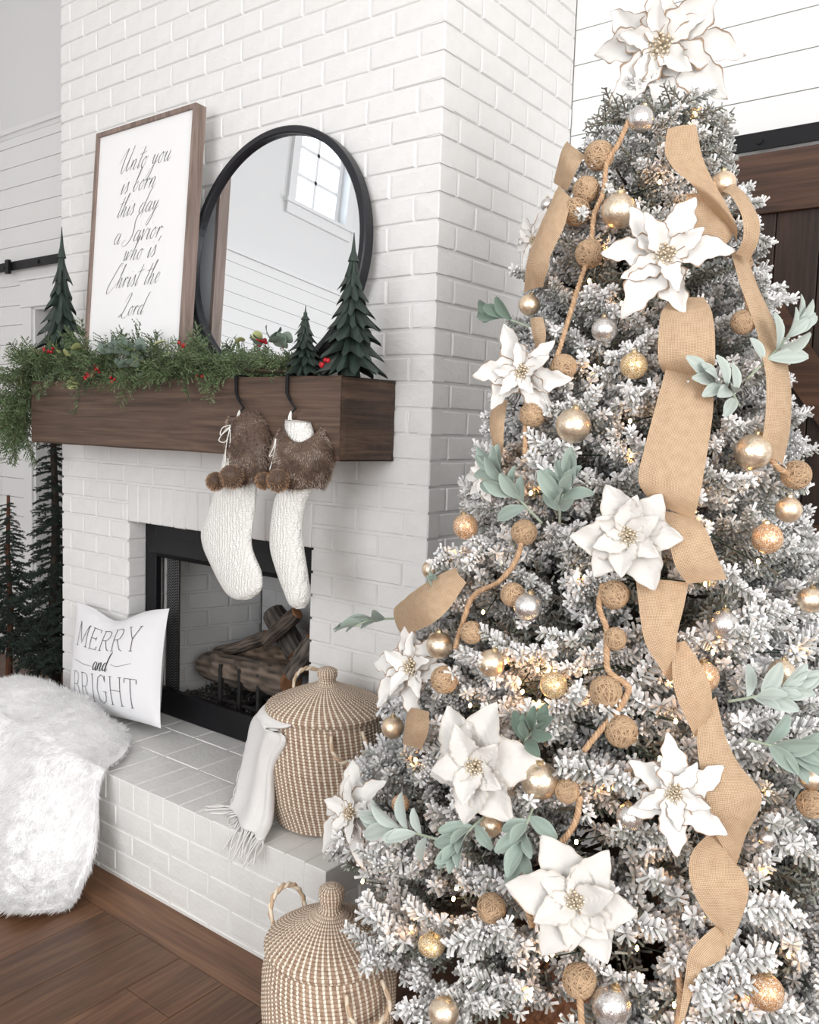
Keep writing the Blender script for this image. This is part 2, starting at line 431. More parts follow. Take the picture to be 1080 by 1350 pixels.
def lay_into(mb, face, loc, sx, sy, sz, seed):
    q = brick_mesh(sx, sy, sz, seed); T = Matrix.Translation(loc) @ ROTS[face]
    mb.add([T @ Vector(v) for v in q.v], q.f)

COURSE, BL, JT, ZB = .0827, .203, .0095, 1.618
OX0, OX1, OZ = -3.207, -2.119, 1.207         # firebox opening
SOLD = .165                                    # soldier course height
chimney = thing('wall_chimney', 'white painted brick chimney breast with the fireplace opening', 'chimney', (CX0, CY, 0), kind='structure')
RC = .006                                     # mortar set back from the brick face
m = MB()
m.box(CX0+RC, OX0-RC, CY+RC, Y1+.1, 0, Z1); m.box(OX1+RC, CX1-RC, CY+RC, Y1+.1, 0, Z1); m.box(OX0-RC, OX1+RC, CY+RC, CY+.12, OZ+RC, Z1); m.box(OX0, OX1, Y1, Y1+.1, 0, Z1)
m.box(OX0-RC, OX1+RC, CY+.05, Y1+.1, OZ+.3, Z1)
m.build('mortar', M_BRICK, chimney)
cand = []
def course_front(z0, z1, A, xs0, xs1):
    """stretchers from the right corner, A: full brick first"""
    x = CX1
    first = .197 if A else .095
    e = [CX1]; x = CX1-first
    while x > CX0+.03: e.append(x); x -= BL
    e.append(CX0)
    for a, b in zip(e[1:], e[:-1]):
        a2, b2 = max(a, xs0), min(b, xs1)
        if b2-a2 < .02: continue
        l = a2 + (JT/2 if a2 > xs0+1e-4 or xs0 > CX0+.001 and False else 0); r = b2 - (JT/2 if b2 < xs1-1e-4 else 0)
        cand.append(('front', (l, CY, z0+JT/2), r-l, .06, z1-z0-JT))
i0 = int((HEARTH_Z-ZB)/COURSE)-1
for i in range(i0, int((Z1-ZB)/COURSE)+1):
    z0, z1 = ZB+i*COURSE, ZB+(i+1)*COURSE
    if z1 < .05: continue
    z0 = max(z0, 0); z1 = min(z1, Z1)
    A = (i % 2 == 1)
    if z1 <= OZ+.02 or z0 < OZ+SOLD-.02 and z1 > OZ:
        # beside opening (and beside soldier course)
        course_front(z0, z1, A, OX1 if z1 <= OZ+.02 else OX1+.0, CX1); course_front(z0, z1, A, CX0, OX0)
    else: course_front(z0, z1, A, CX0, CX1)
    # right side
    y = CY; e = [CY]; y = CY+(.095 if A else .2)
    while y < Y1-.02: e.append(y); y += BL
    e.append(Y1)
    for q, (a, b) in enumerate(zip(e[:-1], e[1:])):
        l = a+(JT/2 if q else .0); r = b-JT/2
        cand.append(('right', (CX1, l, z0+JT/2), r-l, .055, z1-z0-JT))
    # left side
    for a in range(4):
        l = CY+.005+a*.208; cand.append(('left', (CX0, min(l+.2, Y1), z0+JT/2), min(.2, Y1-l), .055, z1-z0-JT))
# soldier course over the opening
n = 14; w = (OX1-OX0)/n
for q in range(n): cand.append(('front', (OX0+q*w+JT/2, CY, OZ+.001), w-JT, .06, SOLD-JT))
def vis_area(c):
    f, loc, sx, sy, sz = c
    mid = Vector(loc)+ROTS[f].to_3x3() @ Vector((sx/2, 0, sz/2))
    px, py, d = proj(mid)
    if f == 'left' or not (-20 < px < 1100 and -30 < py < 1370): return 0
    if 120 < px < 250 and 180 < py < 460: return 0
    if ((px-372)/108)**2+((py-335)/165)**2 < 1: return 0
    if 60 < px < 440 and 485 < py < 600: return 0
    lx = 770-(py-150)*.36 if py > 150 else 800
    if f == 'right' and px > max(lx, 600): return 0
    if f == 'front' and py > 940: return 0
    if 380 < px < 510 and 890 < py: return 0
    return sx*sz/d/d*(1 if f == 'front' else .45)
cand.sort(key=lambda c: -vis_area(c))
rest = MB()
for q, c in enumerate(cand):
    if q < 300 and vis_area(c) > 0: lay(chimney, *c, M_BRICK)
    else: lay_into(rest, *c, q)
o = rest.build('brickwork', M_BRICK, chimney); o['kind'] = 'stuff'
# reveals of the opening
for i in range(i0, 0):
    z0, z1 = ZB+i*COURSE, ZB+(i+1)*COURSE
    if z1 < HEARTH_Z+.02 or z0 > OZ-.02: continue
    z0 = max(z0, HEARTH_Z); z1 = min(z1, OZ)
    lay(chimney, 'right', (OX0+.004, CY+.004, z0+JT/2), .088, .05, z1-z0-JT, M_BRICK)
    lay(chimney, 'left', (OX1-.004, CY+.092, z0+JT/2), .088, .05, z1-z0-JT, M_BRICK)

# hearth
hearth = thing('hearth', 'raised white painted brick hearth under the fireplace', 'hearth', (CX0, HEARTH_Y, 0), kind='structure')
m = MB(); m.box(CX0+RC, CX1+.010-RC, HEARTH_Y+.0025, CY+.12, 0, HEARTH_Z-.003); m.build('mortar', M_HEARTHB, hearth)
HX1 = CX1+.010
ROWL = .098; HD = .235
x = HX1; q = 0
while x > CX0+.02:           # rowlock edge course: ends show on the front, long faces on top
    w = .0827
    a = max(x-w, CX0)
    m = MB(); g = .0016; c = .0022; j = lambda: rnd.uniform(-.0012, .0012)
    x0, x1, y0, y1, z0, z1 = a+g, x-g if x < HX1 else x, HEARTH_Y+j(), HEARTH_Y+HD-JT/2, HEARTH_Z-ROWL+JT/2, HEARTH_Z+j()
    m.cbox(x0, x1, y0, y1, z0, z1, c); m.build('brick', M_HEARTHB, hearth)
    x -= w; q += 1
z = HEARTH_Z-ROWL; q = 0
while z > .01:
    z0 = max(z-COURSE, 0); x = HX1 - (.1 if q % 2 else .2); e = [HX1]
    while x > CX0+.03: e.append(x); x -= BL
    e.append(CX0)
    for a, b in zip(e[1:], e[:-1]):
        lay(hearth, 'front', (a+JT/2, HEARTH_Y, z0+JT/2), b-a-JT, .06, z-z0-JT, M_HEARTHB)
    for a in range(3):       # right end
        l = HEARTH_Y+.004+a*.15; lay(hearth, 'right', (HX1, l, z0+JT/2), .15-JT, .05, z-z0-JT, M_HEARTHB)
    z -= COURSE; q += 1
for row, (ya, yb) in enumerate(((HEARTH_Y+HD, HEARTH_Y+HD+.2), (HEARTH_Y+HD+.2, CY+.10))):
    x = HX1-(.13 if row else .06); e = [HX1]
    while x > CX0+.03: e.append(x); x -= (.2 if row == 0 else .2)
    e.append(CX0)
    for a, b in zip(e[1:], e[:-1]):
        if b-a < .02: continue
        lay(hearth, 'top', (a+JT/2, ya+JT/2, HEARTH_Z), b-a-JT, .04, 0.01, M_HEARTHB) if False else None
        m = MB(); m.cbox(a+JT/2, b-JT/2, ya+JT/2, yb-JT/2, HEARTH_Z-.05, HEARTH_Z+rnd.uniform(-.0015, .0005), .004); m.build('brick', M_HEARTHB, hearth)

# ------------------------------------------------------------------ firebox insert
FY = CY+.092
M_IRON = plain('grate_iron', (.015, .014, .014, 1), .7, bumps=(60, .3, .004))
insert = thing('fireplace_insert', 'black metal fireplace insert with hood in the brick opening', 'fireplace insert', ((OX0+OX1)/2, FY, HEARTH_Z))
def ibox(name, q, mat=M_BLACK, c=.003):
    m = MB(); m.cbox(*q, c); return m.build(name, mat, insert)
ibox('side_frame', (OX0, OX0+.075, FY, FY+.03, HEARTH_Z, OZ-.001)); ibox('side_frame', (OX1-.06, OX1, FY, FY+.03, HEARTH_Z, OZ-.001))
ibox('bottom_frame', (OX0+.075, OX1-.06, FY, FY+.03, HEARTH_Z, HEARTH_Z+.112)); ibox('top_frame', (OX0+.075, OX1-.06, FY, FY+.03, OZ-.07, OZ-.001))
m = MB(); a, b = OX0+.05, OX1-.05
m.add([(a, FY, OZ-.065), (b, FY, OZ-.065), (a, FY-.022, OZ-.13), (b, FY-.022, OZ-.13), (a, FY+.01, OZ-.155), (b, FY+.01, OZ-.155), (a, FY+.03, OZ-.065), (b, FY+.03, OZ-.065)],
      [(0,2,3,1), (2,4,5,3), (4,6,7,5), (6,0,1,7), (0,6,4,2), (1,3,5,7)])
m.build('hood', M_BLACK, insert)
# lining: splayed sides, back, floor
FL = HEARTH_Z+.06
SL0, SL1, FBY = Vector((OX0+.07, FY+.05, 0)), Vector((-2.995, 2.80, 0)), 2.80
SR0, SR1 = Vector((OX1-.06, FY+.05, 0)), Vector((-2.36, 2.80, 0))
lin = thing('wall_firebox', 'grey washed brick lining inside the fireplace', 'firebox lining', (-2.66, 2.8, FL), kind='structure')
m = MB()
for a, b in ((SL0, SL1), (SL1, SR1), (SR1, SR0)):
    d = (b-a).normalized(); nrm = Vector((-d.y, d.x, 0))
    o_ = nrm*.004
    m.add([a+o_+Vector((0,0,FL-.06)), b+o_+Vector((0,0,FL-.06)), b+o_+Vector((0,0,1.5)), a+o_+Vector((0,0,1.5))], [(0,1,2,3)])
m.build('mortar', M_FIREB, lin)
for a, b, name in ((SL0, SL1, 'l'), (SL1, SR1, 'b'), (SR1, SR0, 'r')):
    L = (b-a).length; ang = math.atan2(b.y-a.y, b.x-a.x); i = 0; z = FL-.04
    while z < 1.2:
        x = -.1 if i % 2 else 0.0
        while x < L:
            s0, s1 = max(x, 0), min(x+.203, L)
            if s1-s0 > .03:
                o = bpy.data.objects.new('brick', brick_data(s1-s0-JT, .03, COURSE-JT, M_FIREB, 3)); COL.objects.link(o)
                o.parent = lin; o.matrix_parent_inverse = parent_inv(lin)
                p = a+(b-a).normalized()*(s0+JT/2)
                o.matrix_basis = Matrix.Translation((p.x, p.y, z)) @ Matrix.Rotation(ang, 4, 'Z')
            x += .203
        z += COURSE; i += 1
m = MB(); m.box(OX0+.02, OX1-.02, FY+.03, FBY+.03, HEARTH_Z-.02, FL); m.build('firebox_floor', plain('ash_floor', (.10, .095, .09, 1), .95, bumps=(40, .4, .004)), insert)
m = MB(); m.box(OX0+.02, OX1-.02, FY+.03, FBY+.05, 1.19, 1.2); m.build('firebox_roof', M_BLACKM, insert)
# folded mesh screen at the left of the opening
mc, nt, b_ = new_mat('steel_mesh_curtain'); v = coords(nt, 'Object', (1, 1, 1))
wv = nd(nt, 'ShaderNodeTexChecker'); setin(wv, Scale=170); nt.links.new(v, wv.inputs[0])
nt.links.new(mix(nt, (.01, .01, .01, 1), (.12, .12, .125, 1), wv.outputs[1]), b_.inputs['Base Color']); setin(b_, Metallic=.5, Roughness=.5)
m = MB()
m.grid(lambda i, j: (OX0+.085+.085*i/24, FY+.055+.012*math.sin(i*1.55), FL+.01+(1.06-FL)*j/4), 24, 4)
m.build('mesh_curtain', mc, insert, True)
m = MB(); m.tube([(OX0+.07, FY+.05, 1.075), (OX1-.06, FY+.05, 1.075)], .005, 6); m.build('curtain_rod', M_IRON, insert)
# lava gravel
m = MB(); r = random.Random(3)
for i in range(1500):
    u = r.random(); y = FY+.045+r.random()*.36
    x = OX0+.15+u*(OX1-OX0-.28); s = r.uniform(.006, .014)
    d = [Vector((r.uniform(-1,1), r.uniform(-1,1), r.uniform(-.7,.7))).normalized()*s*r.uniform(.7,1.2) for _ in range(4)]
    p = Vector((x, y, FL+.004+r.random()*.02)); c = r.uniform(.03, .13); c = (c, c*.95, c*.9, 1)
    e = Vector((s,0,0)), Vector((-.5*s,.87*s,0)), Vector((-.5*s,-.87*s,0)), Vector((0,0,s)), Vector((0,0,-s*.6))
    rot = Matrix.Rotation(r.random()*6, 3, 'Z') @ Matrix.Rotation(r.random()*6, 3, 'X')
    m.add([p+rot @ (q*r.uniform(.7, 1.2)) for q in e], [(0,1,3),(1,2,3),(2,0,3),(1,0,4),(2,1,4),(0,2,4)], c)
o = m.build('lava_gravel', tint_mat('lava_rock', .95)); tag(o, 'dark grey lava gravel spread under the gas logs', 'gravel', kind='stuff')
# gas logs
def bark_mat(name, c0, c1):
    m, nt, b = new_mat(name); v = coords(nt, 'UV')
    a = nd(nt, 'ShaderNodeAttribute', attribute_name='tint'); nt.links.new(a.outputs['Color'], b.inputs['Base Color']); setin(b, Roughness=.9)
    bump(nt, b, noise(nt, coords(nt), 60, 4), .5, .006); return m
M_BARK = bark_mat('log_bark', 0, 0)
M_CUT = plain('log_cut_end', rgb(168, 118, 84), .85, bumps=(50, .4, .004), var=.5)
def log(p0, p1, r0, r1, label, seed, tone=(.15, .115, .09), bend=0.0, glow=False):
    p0, p1 = Vector(p0), Vector(p1); d = (p1-p0); L = d.length; d.normalize()
    t = thing('fire_log', label, 'log', ((p0+p1)/2-Vector((0, 0, min(r0, r1))))[:], group='gas logs in the firebox')
    up = Vector((0,0,1)) if abs(d.z) < .8 else Vector((1,0,0)); a = d.cross(up).normalized(); b = d.cross(a)
    nu, nv = 22, 26; r = random.Random(seed); m = MB(); vs = []; cs = []; fs = []
    for i in range(nu+1):
        s = i/nu; c = p0+d*L*s + b*bend*math.sin(PI*s); rr = r0+(r1-r0)*s
        rr *= 1-.12*(abs(s-.5)*2)**6
        for j in range(nv):
            th = 2*PI*j/nv
            w = mnoise.noise(Vector((s*L*16+seed, math.cos(th)*2.2, math.sin(th)*2.2)))
            ridge = math.sin(th*11+w*2.5+math.sin(s*9+seed))
            q = rr*(1+.07*ridge+.09*w)
            vs.append(c+(a*math.cos(th)+b*math.sin(th))*q)
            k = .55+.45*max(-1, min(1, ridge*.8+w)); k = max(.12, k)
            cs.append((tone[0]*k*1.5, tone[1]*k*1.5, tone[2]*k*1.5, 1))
    for i in range(nu):
        for j in range(nv): fs.append((i*nv+j, i*nv+(j+1) % nv, (i+1)*nv+(j+1) % nv, (i+1)*nv+j))
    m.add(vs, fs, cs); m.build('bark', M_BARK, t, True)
    for i, s in ((0, -1), (nu, 1)):
        ring = [Vector(vs[i*nv+j]) for j in range(nv)]; c = sum(ring, Vector())/nv
        q = MB(); inner = [c+(v-c)*.8+d*s*.004 for v in ring]
        q.add(ring+inner+[c+d*s*.006], [((j, (j+1) % nv, nv+(j+1) % nv, nv+j) if s < 0 else (j, nv+j, nv+(j+1) % nv, (j+1) % nv)) for j in range(nv)] + [((nv+j, nv+(j+1) % nv, 2*nv) if s < 0 else (nv+(j+1) % nv, nv+j, 2*nv)) for j in range(nv)])
        q.build('cut_end', M_CUT, t)
log(onY(272, 876, 2.47), onY(384, 899, 2.44), .062, .066, 'thick ridged brown log lying across the front of the grate', 1)
log(onY(284, 860, 2.53), onY(352, 838, 2.62), .022, .030, 'thin grey brown branch lying on top of the front log', 2, (.14, .11, .09), .01)
log(onY(360, 806, 2.62), onY(392, 862, 2.60), .052, .05, 'upright charred log leaning at the back of the grate', 3, (.09, .075, .065))
log(onY(350, 846, 2.53), onY(392, 808, 2.55), .030, .032, 'dark pale tipped log leaning diagonally over the others', 4, (.10, .075, .06))
log(onY(384, 893, 2.43), onY(414, 842, 2.47), .036, .04, 'grey log leaning at the basket side of the grate', 5, (.12, .10, .085))
log(onY(316, 864, 2.64), onY(404, 874, 2.62), .058, .058, 'wide scorched log behind the front log', 6, (.17, .12, .085))
g = thing('log_grate', 'black iron grate holding the gas logs', 'grate', onY(330, 915, 2.44)[:])
for px, py, t_ in ((291, 903, 876), (316, 910, 882), (341, 920, 888)):
    p = onY(px, py, 2.395); q = onY(px, t_, 2.395)
    m = MB(); m.cbox(p.x-.008, p.x+.008, p.y-.008, p.y+.008, FL-.0, q.z, .002); m.build('post', M_IRON, g)
    m = MB(); m.cbox(p.x-.006, p.x+.006, p.y, p.y+.28, FL+.035, FL+.05, .002); m.build('bar', M_IRON, g)
p, q = onY(275, 893, 2.40), onY(350, 905, 2.40)
m = MB(); m.cbox(p.x, q.x+.08, 2.40, 2.415, FL+.03, FL+.045, .002); m.build('front_bar', M_IRON, g)
p = onY(333, 912, 2.36); m = MB(); m.cbox(p.x-.07, p.x+.07, 2.355, 2.375, FL+.0, FL+.035, .003)
tag(m.build('burner_cover', M_BLACK), 'small black burner cover plate in front of the grate', 'burner')

# ------------------------------------------------------------------ mantel beam
MX0, MX1, MY0, MZ0, MZ1 = -3.507, -1.762, 1.952, 1.532, 1.788
def mantel_mat(name, axis, c):
    return wood(name, c, axis, .8, .62, .55, False, 4)
M_MANT = mantel_mat('dark_stained_beam', 'X', [rgb(60, 46, 37), rgb(84, 65, 53), rgb(104, 83, 69)])
M_MEND = mantel_mat('dark_stained_beam_end', 'Y', [rgb(44, 32, 24), rgb(70, 52, 41), rgb(98, 76, 61)])
mantel = thing('mantel_beam', 'thick dark stained wooden mantel beam on the brick chimney', 'mantel', ((MX0+MX1)/2, (MY0+CY)/2, MZ0))
m = MB(); nx = 60; r = random.Random(5)
def mprof(i):
    x = MX0+(MX1-MX0)*i/nx; w = lambda s: mnoise.noise(Vector((x*3, s, 0)))*.004
    e = .006
    pts = [(MY0+e+w(1), MZ0+w(2)), (MY0+w(3), MZ0+e+w(2)), (MY0+w(3), MZ1-e+w(4)*.5), (MY0+e+w(1), MZ1+w(4)*.5), (CY, MZ1+w(4)*.5), (CY, MZ0+w(2))]
    return [(x, y, z) for y, z in pts]
vs = []; fs = []
for i in range(nx+1): vs += mprof(i)
for i in range(nx):
    for j in range(6): fs.append((i*6+j, (i+1)*6+j, (i+1)*6+(j+1) % 6, i*6+(j+1) % 6))
m.add(vs, fs); m.build('beam', M_MANT, mantel)
for xx, s in ((MX0, -1), (MX1, 1)):
    m = MB(); k = 0 if s < 0 else nx; ring = [Vector(v) for v in vs[k*6:k*6+6]]
    # rough sawn end: a grid
    m.grid(lambda i, j: (xx+s*(.0035 if 0 < i < 12 and 0 < j < 10 else 0)+s*.0025*mnoise.noise(Vector((i*.7, j*.9, xx))), MY0+.002+(CY-MY0-.002)*i/12, MZ0+.002+(MZ1-MZ0-.004)*j/10), 12, 10)
    m.build('end_grain', M_MEND, mantel)
# ------------------------------------------------------------------ stroke lettering
def catmull(pts, n=6):
    if len(pts) < 3: return [Vector(p) for p in pts]
    P = [Vector(p) for p in pts]; P = [P[0]*2-P[1]]+P+[P[-1]*2-P[-2]]; out = []
    for i in range(1, len(P)-2):
        for k in range(n):
            t = k/n
            out.append(.5*((2*P[i])+(P[i+1]-P[i-1])*t+(2*P[i-1]-5*P[i]+4*P[i+1]-P[i+2])*t*t+(3*P[i]-P[i-1]-3*P[i+1]+P[i+2])*t**3))
    out.append(P[-2]); return out
SCR = {
 'a': (1.0, [[(.75,.85),(.4,1),(.1,.55),(.2,.05),(.5,.15),(.78,.95)], [(.78,.95),(.7,.15),(.85,0),(1.05,.35)]]),
 'b': (.85, [[(0,.3),(.35,1.5),(.48,2.2),(.34,2.1),(.2,1.2),(.16,.2),(.4,0),(.68,.4),(.58,.9),(.32,.7)]]),
 'd': (1.05, [[(.75,.85),(.4,1),(.1,.55),(.2,.05),(.5,.15),(.78,.8)], [(1.15,2.3),(.95,2.0),(.75,.9),(.7,.15),(.85,0),(1.1,.35)]]),
 'e': (.68, [[(0,.35),(.48,.6),(.52,.95),(.3,1),(.12,.5),(.3,.02),(.7,.35)]]),
 'h': (.95, [[(0,.3),(.35,1.5),(.5,2.2),(.36,2.15),(.2,1.1),(.1,0)], [(.12,.2),(.45,.95),(.6,.75),(.54,.1),(.74,0),(.97,.35)]]),
 'i': (.5, [[(0,.3),(.22,.95),(.18,.15),(.32,0),(.52,.35)], [(.33,1.4),(.36,1.5)]]),
 'n': (1.05, [[(0,.35),(.18,.95),(.12,0)], [(.14,.3),(.5,.98),(.68,.75),(.6,.1),(.8,0),(1.07,.35)]]),
 'o': (.85, [[(.45,1),(.12,.6),(.2,.05),(.5,.05),(.62,.55),(.42,1),(.6,.85),(.87,.9)]]),
 'r': (.72, [[(0,.3),(.2,.95),(.14,0)], [(.16,.5),(.4,.98),(.6,.82),(.74,.9)]]),
 's': (.62, [[(0,.25),(.36,1.1),(.42,.75),(.52,.3),(.3,0),(.08,.15)], [(.3,0),(.62,.3)]]),
 't': (.6, [[(.5,2.0),(.22,.3),(.34,0),(.6,.3)], [(-.05,1.3),(.35,1.38),(.95,1.5)]]),
 'u': (1.05, [[(0,.5),(.18,.95),(.13,.2),(.33,0),(.6,.4),(.72,.95)], [(.72,.95),(.66,.15),(.82,0),(1.05,.35)]]),
 'v': (.85, [[(0,.65),(.2,.98),(.3,0),(.65,.98),(.87,.85)]]),
 'w': (1.2, [[(0,.65),(.2,.98),(.25,.05),(.5,.3),(.6,.9),(.62,.05),(.95,.6),(.98,.98),(1.2,.85)]]),
 'y': (.95, [[(0,.6),(.18,.95),(.2,.3),(.4,.1),(.7,.9)], [(.72,.95),(.45,-.7),(.1,-1.35),(-.05,-1.0),(.5,-.1),(1.0,.4)]]),
 'U': (1.55, [[(-.55,.9),(.0,1.9),(.3,2.2),(.15,1.0),(.2,.1),(.5,-.1),(.95,.9),(1.2,2.4)], [(1.2,2.4),(.98,.4),(1.15,0),(1.55,.4)]]),
 'S': (1.2, [[(1.25,2.15),(1.15,2.5),(.75,2.45),(.62,1.9),(.82,1.2),(.85,.5),(.45,-.15),(-.15,-.3),(-.35,.05),(.0,.3)]]),
 'C': (1.05, [[(.95,2.0),(1.0,2.4),(.6,2.3),(.1,1.2),(-.3,.1),(-.1,-.5),(.5,-.1),(1.05,.5)]]),
 'L': (1.25, [[(.1,1.5),(.5,2.3),(.85,2.3),(.6,1.2),(.2,.1),(-.2,-.1),(.1,.2),(.6,-.25),(1.2,-.1),(1.35,.3)]]),
 ',': (.3, [[(.12,.12),(.1,-.05),(-.05,-.35)]]), ' ': (.75, []),
}
CAPS = {
 'M': (1.0, [[(.1,0),(.1,1)],[(.1,1),(.5,.12),(.9,1)],[(.9,1),(.9,0)],[(0,0),(.2,0)],[(.8,0),(1,0)],[(0,1),(.12,1)],[(.88,1),(1,1)]]),
 'E': (.66, [[(.1,0),(.1,1)],[(0,1),(.6,1),(.6,.86)],[(.1,.52),(.45,.52)],[(.45,.6),(.45,.44)],[(0,0),(.62,0),(.62,.15)]]),
 'R': (.72, [[(.1,0),(.1,1)],[(0,1),(.4,1),(.58,.92),(.6,.72),(.52,.56),(.38,.5),(.1,.5)],[(.34,.5),(.6,.05),(.74,0)],[(0,0),(.2,0)]]),
 'Y': (.78, [[(.08,1),(.4,.48),(.4,0)],[(.4,.48),(.72,1)],[(0,1),(.18,1)],[(.62,1),(.8,1)],[(.3,0),(.5,0)]]),
 'B': (.7, [[(.1,0),(.1,1)],[(0,1),(.38,1),(.55,.93),(.56,.7),(.5,.56),(.36,.53),(.1,.53)],[(.36,.53),(.58,.45),(.62,.25),(.56,.06),(.4,0),(0,0)]]),
 'I': (.3, [[(.15,0),(.15,1)],[(.04,0),(.26,0)],[(.04,1),(.26,1)]]),
 'G': (.8, [[(.66,.8),(.6,.95),(.4,1.02),(.16,.9),(.06,.5),(.16,.1),(.4,-.02),(.62,.08),(.68,.22),(.68,.42)],[(.5,.42),(.78,.42)],[(.66,1),(.66,.78)]]),
 'H': (.84, [[(.1,0),(.1,1)],[(.74,0),(.74,1)],[(.1,.52),(.74,.52)],[(0,0),(.2,0)],[(0,1),(.2,1)],[(.64,0),(.84,0)],[(.64,1),(.84,1)]]),
 'T': (.76, [[(.38,0),(.38,1)],[(.02,.84),(.02,1),(.74,1),(.74,.84)],[(.28,0),(.48,0)]]),
 'L': (.6, [[(.1,1),(.1,0),(.55,0)]]), 'U': (.7, [[(.1,1),(.1,.2),(.3,0),(.5,.2),(.5,1)]]), 'K': (.65, [[(.1,0),(.1,1)],[(.55,1),(.1,.45),(.6,0)]]),
 '2': (.6, [[(.05,.8),(.25,1),(.5,.8),(.4,.5),(.05,0),(.55,0)]]), ':': (.3, [[(.12,.15),(.14,.2)],[(.12,.6),(.14,.65)]]), '1': (.4, [[(.05,.8),(.2,1),(.2,0)]]), ' ': (.4, []),
}
def text_strokes(s, font, slant=.3, gap=0.0):
    x = 0; out = [[]]
    for ch in s:
        adv, st = font[ch]
        if ch == ' ': out.append([])
        for q in st: out[-1].append([(x+a+slant*b, b) for a, b in q])
        x += adv+gap
    return out, x-gap
def ink(mb, strokes, place, w0, w1, smooth=True, lift=.0012):
    """flat pen strokes; place(x, y) -> (point, normal); thick on downstrokes"""
    for st in strokes:
        P = catmull([Vector((a, b, 0)) for a, b in st], 7) if smooth else [Vector((*st[0], 0))]
        if not smooth:
            for (a0, b0), (a1, b1) in zip(st[:-1], st[1:]):
                P += [Vector((a0+(a1-a0)*q/6, b0+(b1-b0)*q/6, 0)) for q in range(1, 7)]
        vs = []; n = len(P)
        for i, p in enumerate(P):
            t = P[min(i+1, n-1)]-P[max(i-1, 0)]; t = t.normalized() if t.length > 1e-9 else Vector((0, 1, 0))
            c, nr = place(p.x, p.y); c2, _ = place(p.x+t.x*.02, p.y+t.y*.02)
            d = (c2-c); d = d.normalized() if d.length > 1e-9 else Vector((0, 0, 1))
            down = max(0, -t.y) if smooth else abs(t.y)
            w = w0+(w1-w0)*down**1.5
            if smooth: w *= .55+.45*math.sin(PI*(i+.5)/n)**.5
            sd = d.cross(nr).normalized()*w
            vs += [c+nr*lift+sd, c+nr*lift-sd]
        mb.add(vs, [(2*i, 2*i+1, 2*i+3, 2*i+2) for i in range(n-1)])
M_INK = plain('sign_ink', (.035, .035, .038, 1), .8)

# ------------------------------------------------------------------ framed sign leaning on the chimney
SGX0, SGX1 = -3.265, -2.636
sb, st_ = Vector((0, 2.036, MZ1+.002)), Vector((0, 2.101, 2.790))
su = (st_-sb); SH = su.length; su.normalize(); sn = Vector((0, -su.z, su.y))       # panel up, outward normal
def sg(x, h, d): # x metres, h up the sign, d outward
    return Vector((x, 0, 0))+sb+su*h+sn*d
M_SFR = wood('sign_frame_wood', [rgb(100, 85, 77), rgb(128, 110, 101), rgb(148, 130, 120)], 'Z', 1.2, .6, .3, False)
M_CANV = plain('sign_white_panel', (.86, .86, .87, 1), .75, bumps=(400, .1, .001))
sign = thing('wall_sign', 'tall framed white script sign leaning on the mantel', 'sign', ((SGX0+SGX1)/2, 2.06, MZ1))
def sgbox(name, x0, x1, h0, h1, d0, d1, mat):
    m = MB(); vs = [sg(x, h, d) for d in (d0, d1) for h in (h0, h1) for x in (x0, x1)]
    m.add(vs, [(0,1,3,2),(4,6,7,5),(0,4,5,1),(2,3,7,6),(0,2,6,4),(1,5,7,3)]); return m.build(name, mat, sign)
fwid = .017
sgbox('frame_side', SGX0, SGX0+fwid, 0, SH, -.048, 0, M_SFR); sgbox('frame_side', SGX1-fwid, SGX1, 0, SH, -.048, 0, M_SFR)
sgbox('frame_rail', SGX0+fwid, SGX1-fwid, SH-fwid, SH, -.048, 0, M_SFR); sgbox('frame_rail', SGX0+fwid, SGX1-fwid, 0, fwid, -.048, 0, M_SFR)
sgbox('panel', SGX0+fwid, SGX1-fwid, fwid, SH-fwid, -.02, -.010, M_CANV)
def sg_px(px, py):
    r = ray(px, py); p0 = sg(0, 0, -.010); return CAM+r*((p0-CAM).dot(sn)/r.dot(sn))
LINES = [('Unto you', SCR, (158, 230), (224, 209)), ('is born', SCR, (158, 258), (204, 245)), ('this day', SCR, (153, 290), (207, 274)), ('a Savior,', SCR, (149, 324), (214, 311)),
         ('who is', SCR, (161, 347), (203, 336)), ('Christ the', SCR, (144, 383), (208, 371)), ('Lord', SCR, (158, 420), (188, 411)), ('LUKE 2:11', CAPS, (152, 458), (188, 451))]
for s, f, a, b in LINES:
    A, B = sg_px(*a), sg_px(*b)
    A2 = Vector((A.x, 0, 0)); h = ((A-sb).dot(su)+(B-sb).dot(su))/2
    stx, W = text_strokes(s, f, .50 if f is SCR else 0, .05 if f is SCR else .25)
    k = (B.x-A.x)/W; ky = k*(.98 if f is SCR else 1.6)
    for word in stx:
        m = MB(); ink(m, word, lambda x, y: (sg(A.x+x*k, h+y*ky, -.010), sn), .0006, .0017 if f is SCR else .0008, f is SCR)
        m.build('printed_word', M_INK, sign)

